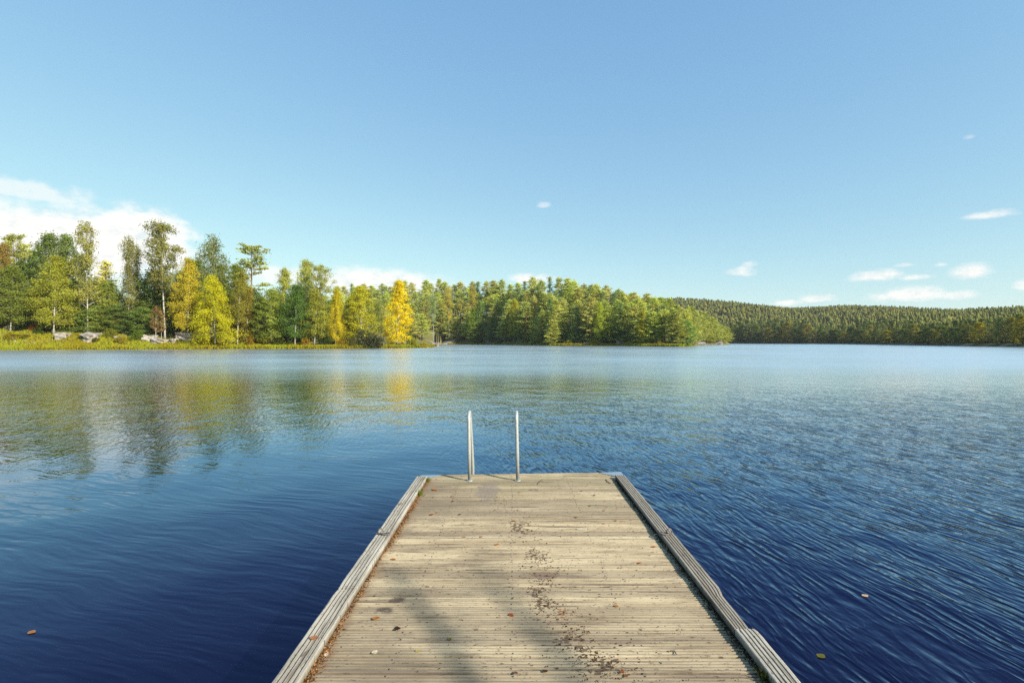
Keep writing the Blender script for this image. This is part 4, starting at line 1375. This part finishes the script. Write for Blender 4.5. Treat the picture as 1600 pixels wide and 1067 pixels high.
def build_litter():
    L = [leaf_mesh(i) for i in range(1, 5)]
    O, Rd, B, P, W, YL = (.42, .17, .05), (.36, .10, .035), (.10, .055, .035), (.5, .30, .14), (.75, .68, .55), (.45, .36, .12)
    leaves = [(679, 765.5, .11, O, 'wide flat orange leaf beside the upper grass tuft of the left kerb'),
              (674, 804, .075, Rd, 'red orange leaf on the left of the deck, larger of a touching pair'),
              (682, 801, .05, Rd, 'smaller red leaf touching the larger red orange leaf'),
              (677, 777, .035, B, 'tiny dark leaf below the flat orange leaf'),
              (706, 775.5, .045, O, 'small orange leaf left of the purple stain near the ladder'),
              (708, 782.5, .05, Rd, 'reddish leaf just below the small orange leaf left of the purple stain'),
              (717.5, 804, .055, B, 'brown curled leaf right of the red orange pair'),
              (802.5, 814, .055, Rd, 'red brown leaf on the stained middle boards'),
              (812, 769, .06, P, 'pale orange leaf below the right ladder rail'),
              (751.5, 838.5, .05, O, 'orange leaf in the middle left of the deck, right of a pale one'),
              (725, 839, .055, P, 'pale leaf left of the orange leaf in the middle left of the deck'),
              (776, 851, .06, (.5, .19, .04), 'bright orange leaf left of the dark stained boards'),
              (615, 874, .065, O, 'orange leaf near the left kerb below its mooring ring'),
              (682, 748, .035, B, 'black speck of a leaf near the far left corner plate'),
              (908.5, 767, .04, B, 'dark leaf bit on the far right boards, upper of two'),
              (928.5, 774, .045, B, 'dark curled leaf on the far right boards, lower of two'),
              (945, 783, .03, Rd, 'tiny red leaf bit on the far right boards'),
              (922, 790, .045, (.25, .12, .06), 'brown leaf left of the pale leaf on the right boards'),
              (943.5, 797.5, .05, P, 'pale leaf on the right boards below the tiny red bit'),
              (899.6, 808.6, .05, (.22, .09, .05), 'dark reddish leaf above the white feather'),
              (962, 813.5, .045, Rd, 'red leaf in a short row of leaves near the right kerb'),
              (971, 814.5, .05, P, 'pale orange leaf ending the short row near the right kerb'),
              (943, 818.3, .05, O, 'orange leaf left of the short row near the right kerb'),
              (1021, 854.5, .055, O, 'orange leaf close to the right kerb below its mooring ring'),
              (998.7, 879.5, .06, (.48, .15, .04), 'vivid orange leaf on the bare right boards'),
              (963, 947, .05, O, 'small orange leaf alone in the lower right of the deck'),
              (799, 961, .06, Rd, 'red leaf on the shadow streak in the middle of the deck'),
              (587.5, 966.5, .075, (.5, .20, .05), 'orange oval leaf below the two brown footprint stains'),
              (621, 982, .07, (.06, .035, .025), 'dark brown leaf lying flat below the orange oval leaf'),
              (491, 996.5, .075, (.45, .2, .1), 'salmon leaf lying on top of the left kerb'),
              (653, 1017, .045, YL, 'dull yellow leaf bit in the lower left of the deck'),
              (703, 999, .04, (.16, .17, .05), 'greenish leaf bit on the left shadow streak'),
              (585.5, 1019, .06, W, 'whitish leaf in the lower left of the deck'),
              (509.5, 1023, .045, W, 'white petal beside the litter of the left kerb'),
              (913, 1012, .028, W, 'tiny white petal among the brown stains'),
              (851.5, 1048.5, .05, B, 'dark crumpled leaf near the bottom centre of the photo'),
              (806, 1051, .04, (.2, .1, .06), 'small brown leaf at the bottom left of the stained boards'),
              (972.5, 1050, .045, Rd, 'dark red leaf at the bottom, upper of two'),
              (978, 1055, .045, (.26, .12, .08), 'dark red leaf at the bottom, lower of two')]
    for i, (px, py, s, c, lab) in enumerate(leaves):
        on_kerb = 'on top of the left kerb' in lab
        x, y, z = on_plane(px, py, DECK + (.046 if on_kerb else .002))
        o = obj('fallen_leaf', L[i % 4], label=lab, cat='leaf', group='fallen leaves on the dock', loc=(x, y, z), color=c)
        s *= .64
        o.scale = (s, s * .9, s)
        o.rotation_euler = (random.uniform(-.12, .12), random.uniform(-.12, .12), random.uniform(0, 6.28))
    for px, py, s, c, lab in [(50, 987, .055, (.45, .22, .09), 'orange leaf floating on the dark water at the left edge'),
                              (1352, 930, .052, (.70, .52, .36), 'pale leaf floating on the rippled water right of the dock'),
                              (1283, 1024, .060, (.16, .16, .05), 'olive leaf floating low near the right kerb')]:
        x, y, z = on_plane(px, py, .004)
        o = obj('floating_leaf', L[2], label=lab, cat='leaf', loc=(x, y, z), color=c)
        o.scale = (s, s, s * .35)
        o.rotation_euler = (0, 0, random.uniform(-.5, .5))
    # feather, twigs, wire loops
    x, y, z = on_plane(909, 826.5, DECK + .004)
    o = obj('feather', L[1], label='small white feather lying on the right boards', cat='feather', loc=(x, y, z), color=(.85, .83, .8))
    o.scale = (.10, .022, .03)
    for pts, r, lab in [([(840, 757), (843, 751.5), (849, 748)], .0022, 'thin forked twig lying near the far end of the deck'),
                        ([(946.5, 749), (949, 752), (954, 755)], .004, 'short dark twig beside the far end of the right kerb'),
                        ([(1047, 1016), (1054, 1016.5), (1057, 1022)], .003, 'bent grey twig in the lower right of the deck')]:
        P = [np.array(on_plane(a, b, DECK + .006)) for a, b in pts]
        o0 = P[0].copy()
        g = Geo()
        g.tube([p - o0 for p in P], r, 5)
        if 'forked' in lab:
            q = P[1] - o0
            g.tube([q, q + np.array([.03, .0, .004]), q + np.array([.045, -.02, .0])], r * .8, 4)
        obj('twig', g.mesh('twig', M['beam']), label=lab, cat='twig', loc=o0)
    for px, py, r, lab in [(1026, 840, .022, 'loop of thin wire on the deck beside the right mooring ring'), (549, 941, .045, 'loop of brown wire on the litter by the left kerb')]:
        x, y, z = on_plane(px, py, DECK + .006)
        g = Geo()
        g.tube([(r * math.cos(t), r * .8 * math.sin(t), .012 * math.sin(t) + .012) for t in np.linspace(0, 5.6, 16)], .0016, 5)
        obj('wire_loop', g.mesh('wire_loop', M['iron']), label=lab, cat='wire', loc=(x, y, z))
    # crumbled leaf litter along the left kerb: uncountable
    rng = np.random.default_rng(31)
    n = 5600
    y = rng.uniform(1.6, 5.95, n)
    dens = .45 + .35 * np.sin(y * 3.1) + .3 * np.sin(y * 7.7 + 1)
    x = LIN + np.abs(rng.normal(size=n)) * (.012 + .013 * np.clip(dens, 0, 1))
    keep = rng.random(n) < (.35 + .6 * np.clip(dens, 0, 1))
    x, y = x[keep], y[keep]
    n = len(x)
    P = np.stack([x, y, DECK + .002 + rng.random(n) * .012 * np.exp(-(x - LIN) / .02)], 1)
    V = leaf_cards(rng, P, .0115, .6, flat=.55)
    sh, ti = rng.random(n) ** 1.3, rng.random(n)
    me = make_mesh('leaf_litter', V, np.arange(4 * n).reshape(n, 4), [mat_leaf('litter', .1, 1.5)], np.repeat(sh, 4), np.repeat(ti, 4))
    obj('leaf_litter', me, kind='stuff', label='orange brown crumbled leaf litter along the inside of the left kerb', cat='litter', color=(.21, .12, .055))
    n = 4000
    yy = rng.uniform(1.6, 5.9, n)
    P = np.stack([RIN - np.abs(rng.normal(size=n)) * .022 + .004, yy, np.full(n, DECK + .004) + rng.random(n) * .006], 1)
    me = make_mesh('dirt_litter', leaf_cards(rng, P, .011, .6, flat=.5), np.arange(4 * n).reshape(n, 4), [M['leaf']], np.repeat(rng.random(n), 4), np.zeros(4 * n))
    obj('dirt_litter', me, kind='stuff', label='dark dirt and needles gathered under the right kerb', cat='litter', color=(.05, .04, .03))
    # dark crumbs of bark and needles walked along the middle of the deck: uncountable
    trail = np.array([on_plane(a, b)[:2] for a, b in [(760, 768), (800, 800), (822, 830), (838, 868), (850, 900), (846, 930), (872, 960), (905, 1000), (940, 1035), (965, 1075)]])
    n = 750
    q = rng.random(n) ** .8 * (len(trail) - 1)
    i0 = np.minimum(q.astype(int), len(trail) - 2)
    f = (q - i0)[:, None]
    c = trail[i0] * (1 - f) + trail[i0 + 1] * f
    cl = .5 + .5 * np.sin(q * 5.3 + 1)
    P = np.concatenate([c + rng.normal(size=(n, 2)) * np.array([.085, .05]) * (.5 + cl)[:, None], np.full((n, 1), DECK + .003)], 1)
    P2 = np.stack([rng.uniform(LIN, RIN, 700), rng.uniform(2.0, 6.1, 700), np.full(700, DECK + .003)], 1)
    V = np.concatenate([leaf_cards(rng, P, .012, .7, flat=.75), leaf_cards(rng, P2, .009, .7, flat=.75)])
    n = len(V) // 4
    me = make_mesh('bark_crumbs', V, np.arange(4 * n).reshape(n, 4), [M['leaf']], np.repeat(rng.random(n), 4), np.repeat(rng.random(n) * .8, 4))
    obj('bark_crumbs', me, kind='stuff', label='dark crumbs of bark and leaf trodden along the middle of the deck', cat='litter', color=(.11, .065, .038))
    # tufts of moss and grass
    for px, py, s, c, lab in [(665, 752.5, .05, (.17, .20, .025), 'small green grass tuft in the far left corner of the deck'),
                              (653, 774, .055, (.15, .21, .03), 'green grass tuft on the left kerb, nearer than the corner one'),
                              (1113, 943, .035, (.05, .07, .02), 'dark grass tuft under the right kerb'),
                              (1200, 1062, .045, (.06, .08, .02), 'dark grass tuft under the right kerb at the bottom of the photo')]:
        x, y, z = on_plane(px, py)
        m = 120
        b = rng.normal(size=(m, 2)) * .35
        hgt = rng.uniform(.5, 1.1, m)
        az = rng.uniform(0, 6.28, m)
        dx = np.stack([np.cos(az), np.sin(az), np.zeros(m)], 1) * .06
        b3 = np.concatenate([b, np.zeros((m, 1))], 1)
        tp = b3 + np.stack([b[:, 0] * .9 + rng.normal(size=m) * .2, b[:, 1] * .9 + rng.normal(size=m) * .2, hgt], 1)
        V = np.stack([b3 - dx, b3 + dx, tp + dx * .2, tp - dx * .2], 1).reshape(-1, 3) * s
        me = make_mesh('grass_tuft', V, np.arange(4 * m).reshape(m, 4), [M['leaf']], np.repeat(rng.random(m), 4), np.repeat(rng.random(m), 4))
        obj('grass_tuft', me, label=lab, cat='grass tuft', loc=(x, y, z), color=c)


def build_shadow_tree():
    """the tree on the bank behind that throws the soft streaks on the deck"""
    e = obj('birch_tree', None, label='leaning bank birch behind the viewer whose soft shadow streaks cross the deck boards', cat='tree', loc=(10.8, -7.9, .3))
    g = Geo()
    k = 1 / math.tan(SUN_EL)

    def over(px, py, h):
        x, y, _ = on_plane(px, py)
        return np.array([x + .8 * k * h, y - .6 * k * h, DECK + h])
    o = np.array([10.8, -7.9, .3])
    A = [over(760, 885, 9.6), over(800, 950, 9.0), over(855, 1000, 8.4), over(900, 1075, 7.6)]
    B = [over(600, 880, 9.2), over(640, 935, 8.7), over(686, 986, 8.2), over(730, 1072, 7.4)]
    fork = np.array([11.6, -7.6, 5.2])
    for c, r in ((A, .085), (B, .10)):
        g.tube([p - o for p in ([fork] + c[::-1])], [r * .42, r * .38, r * .34, r * .28, r * .14], 8)
    g.tube([np.zeros(3), (fork - o) * .5 + np.array([.1, 0, 0]), fork - o], [.2, .16, .13], 8)
    obj('trunk', g.mesh('trunk_bank', M['birch_bark'], True), e)
    rng = np.random.default_rng(77)
    P = []
    for c in (A, B):
        c = np.array(c)
        for i in range(7):
            q = rng.random()
            P.append(p_at(c, q) + rng.normal(size=(6, 3)) * .12)
        for i in range(40):
            P.append(fork + rng.normal(size=(60, 3)) * np.array([1.2, 1.2, 1.1]) + np.array([0, 0, -.6]))
    V = leaf_cards(rng, np.concatenate(P) - o, .06, .8)
    obj('crown', crown_mesh('crown_bank', V, M['leaf'], rng), e, color=OL)


# ------------------------------------------------------------------ sky, light, camera
def build_world():
    w = bpy.data.worlds.new('World')
    SC.world = w
    w.use_nodes = True
    t = NT(w.node_tree)
    sky = t.n('ShaderNodeTexSky', sky_type='NISHITA')
    sky.sun_disc = False
    sky.sun_elevation = SUN_EL
    sky.sun_rotation = SUN_AZ
    sky.altitude = 0
    sky.air_density = 1.0
    sky.dust_density = 0.4
    sky.ozone_density = 2.0
    d = t.vec('NORMALIZE', t.n('ShaderNodeTexCoord').outputs['Generated'])
    s = t.sep(d)
    az = t.math('ARCTAN2', s[0], s[1])
    el = t.math('ARCSINE', s[2])
    skyc = sky.outputs[0]
    # clouds, placed by compass bearing and elevation
    cv = t.xyz(az, t.math('MULTIPLY', el, 1.7), 0.0)
    big = t.noise(cv, 7.0, 6, 0.55)
    fine = t.noise(cv, 30.0, 7, 0.65)
    nz = t.math('ADD', t.math('MULTIPLY', t.math('SUBTRACT', big, .5), 1.0), t.math('MULTIPLY', t.math('SUBTRACT', fine, .5), .9))

    def dirpx(px, py):
        x, y, z = (px - CX) / F, 1.0, (CY - py) / F
        return math.atan2(x, y), math.atan2(z, math.hypot(x, y))
    cover = None
    cl = [(-40, 400, 280, 112, 1.0, .33), (130, 392, 170, 80, 1.0, .42), (205, 368, 110, 50, .9, .7), (240, 405, 90, 50, .95, .7), (30, 300, 130, 24, .55, .9), (600, 452, 130, 33, .9, .45), (470, 436, 90, 18, .7, .7), (832, 437, 34, 9, .9, .8),
          (1158, 427, 24, 10, .8, 1.0), (1172, 414, 12, 6, .5, 1.2), (1375, 432, 58, 11, .9, .9), (1430, 434, 30, 6, .8, .9), (1515, 428, 34, 14, .95, .8), (1422, 462, 62, 13, .9, .9), (1495, 463, 26, 8, .7, 1.0),
          (1280, 468, 30, 7, .75, 1.0), (1230, 474, 24, 5, .9, .9), (1542, 337, 40, 8, .75, 1.1), (850, 321, 11, 6, .4, 1.0), (1416, 415, 20, 5, .5, 1.2), (1470, 414, 14, 4, .5, 1.2), (1600, 446, 16, 9, .7, 1.0), (1515, 215, 12, 5, .25, 1.1)]
    for (px, py, hw, hh, op, rag) in cl:
        if px > 700:
            hw, hh = hw * 1.15, hh * 1.25
        a0, e0 = dirpx(px, py)
        a1, _ = dirpx(px + hw, py)
        aw = a1 - a0
        _, e1 = dirpx(px, py - hh)
        eh = e1 - e0
        dx = t.math('MULTIPLY_ADD', az, 1 / aw, -a0 / aw)
        dy = t.math('MULTIPLY_ADD', el, 1 / eh, -e0 / eh)
        dy = t.math('MAXIMUM', dy, t.math('MULTIPLY', dy, -1.7))       # flatter undersides
        r = t.math('SQRT', t.math('ADD', t.math('MULTIPLY', dx, dx), t.math('MULTIPLY', dy, dy)))
        r = t.math('ADD', r, t.math('MULTIPLY', nz, -1.7 * rag))
        k = t.smooth(r, 1.15, .25 if px > 700 else .55, 0.0, op)
        cover = k if cover is None else t.math('MAXIMUM', cover, k)
    cover = t.math('MULTIPLY', cover, t.math('GREATER_THAN', s[1], 0.0))
    shade = t.smooth(t.math('ADD', fine, t.math('MULTIPLY', el, .5)), .35, .62)
    cc = t.mix(shade, CLOUD_LO, CLOUD_HI)
    # film response of the sky, channel by channel
    ch = t.n('ShaderNodeSeparateColor')
    t.put(ch.inputs[0], skyc)
    unit = SKY_STR * 2 ** EXPOSURE
    cmb = t.n('ShaderNodeCombineColor')
    for i, (A, gm) in enumerate(SKY_CURVE):
        v = t.math('POWER', t.math('MAXIMUM', t.math('MULTIPLY', ch.outputs[i], .1275), 0.0), gm)
        t.put(cmb.inputs[i], t.math('MULTIPLY', v, A / unit))
    col = t.mix(cover, cmb.outputs[0], t.mix(1.0, cc, (1 / unit,) * 3, 'MULTIPLY'))
    bg = t.n('ShaderNodeBackground')
    t.put(bg.inputs['Color'], col)
    bg.inputs['Strength'].default_value = SKY_STR
    o = t.n('ShaderNodeOutputWorld')
    t.t.links.new(bg.outputs[0], o.inputs['Surface'])
    sun = bpy.data.lights.new('sun', 'SUN')
    sun.energy = SUN_STR
    sun.angle = math.radians(.5)
    sun.color = (1.0, .92, .78)
    so = bpy.data.objects.new('sun', sun)
    COL.objects.link(so)
    # light travels along -Z of the lamp
    from mathutils import Vector
    to_sun = Vector((math.sin(SUN_AZ) * math.cos(SUN_EL), math.cos(SUN_AZ) * math.cos(SUN_EL), math.sin(SUN_EL)))
    so.rotation_euler = to_sun.to_track_quat('Z', 'Y').to_euler()
    so.location = to_sun * 300


SKY_CURVE = ((1.01, .72), (1.11, .58), (.99, .30))
SKY_STR, SUN_STR, EXPOSURE = .15, 4.2, 0.9
CLOUD_LO, CLOUD_HI = (.83, .89, .90), (1.10, 1.07, 1.01)


def build_camera():
    c = bpy.data.cameras.new('camera')
    c.lens = 36.0 * F / 1600
    c.sensor_width = 36
    c.clip_start = .05
    c.clip_end = 6000
    o = bpy.data.objects.new('camera', c)
    COL.objects.link(o)
    o.location = (0, 0, CAMZ)
    o.rotation_euler = (math.pi / 2, 0, 0)
    SC.camera = o


def build_haze():
    g = Geo()
    g.box(-4600, 4600, -260, 2100, -3.6, 128)
    m, t = new_mat('haze')
    v = t.n('ShaderNodeVolumePrincipled')
    v.inputs['Color'].default_value = (.82, .90, 1.0, 1)
    v.inputs['Density'].default_value = HAZE
    v.inputs['Anisotropy'].default_value = 0.0
    o = t.n('ShaderNodeOutputMaterial')
    t.t.links.new(v.outputs[0], o.inputs['Volume'])
    obj('haze', g.mesh('haze', m), kind='stuff')


HAZE = 0.00008


def deck_stains():
    out = []
    BR1, GY, DK, RU = (.065, .038, .024), (.17, .14, .13), (.07, .05, .042), (.19, .075, .03)

    def S(px, py, w, h, solid, col):
        x, y, _ = on_plane(px, py)
        _, ya, _ = on_plane(px, py - h)
        out.append((x, y, w / F * y, ya - y, solid, col))
    S(762, 765, 22, 18, .62, GY)
    S(835, 765, 26, 4, .4, BR1)
    S(617.5, 937, 14, 6, .9, DK)
    S(603, 953, 18, 6, .9, DK)
    S(838, 868, 42, 22, .3, BR1)
    S(852, 898, 22, 7, .72, (.16, .105, .08))
    S(845, 935, 40, 45, .3, BR1)
    S(880, 958, 35, 22, .3, RU)
    S(905, 1010, 60, 40, .3, BR1)
    S(925, 1003, 22, 10, .35, RU)
    S(945, 1040, 50, 30, .3, BR1)
    S(812, 822, 34, 26, .25, BR1)
    return out


build_materials(deck_stains())
build_land()
build_water()
build_protos()
build_left_wood()
build_point()
build_right_shore()
build_far_forest()
build_bank()
build_dock()
build_litter()
build_shadow_tree()
build_world()
build_camera()
build_haze()

SC.view_settings.view_transform = 'Standard'
SC.view_settings.look = 'None'
SC.view_settings.exposure = EXPOSURE
SC.view_settings.gamma = 1.0
SC.render.engine = 'CYCLES'
SC.cycles.use_denoising = False
SC.cycles.max_bounces = 6
SC.cycles.diffuse_bounces = 3
SC.cycles.glossy_bounces = 3
SC.cycles.transmission_bounces = 2
SC.cycles.caustics_reflective = False
SC.cycles.caustics_refractive = False
SC.cycles.sample_clamp_indirect = 2.5
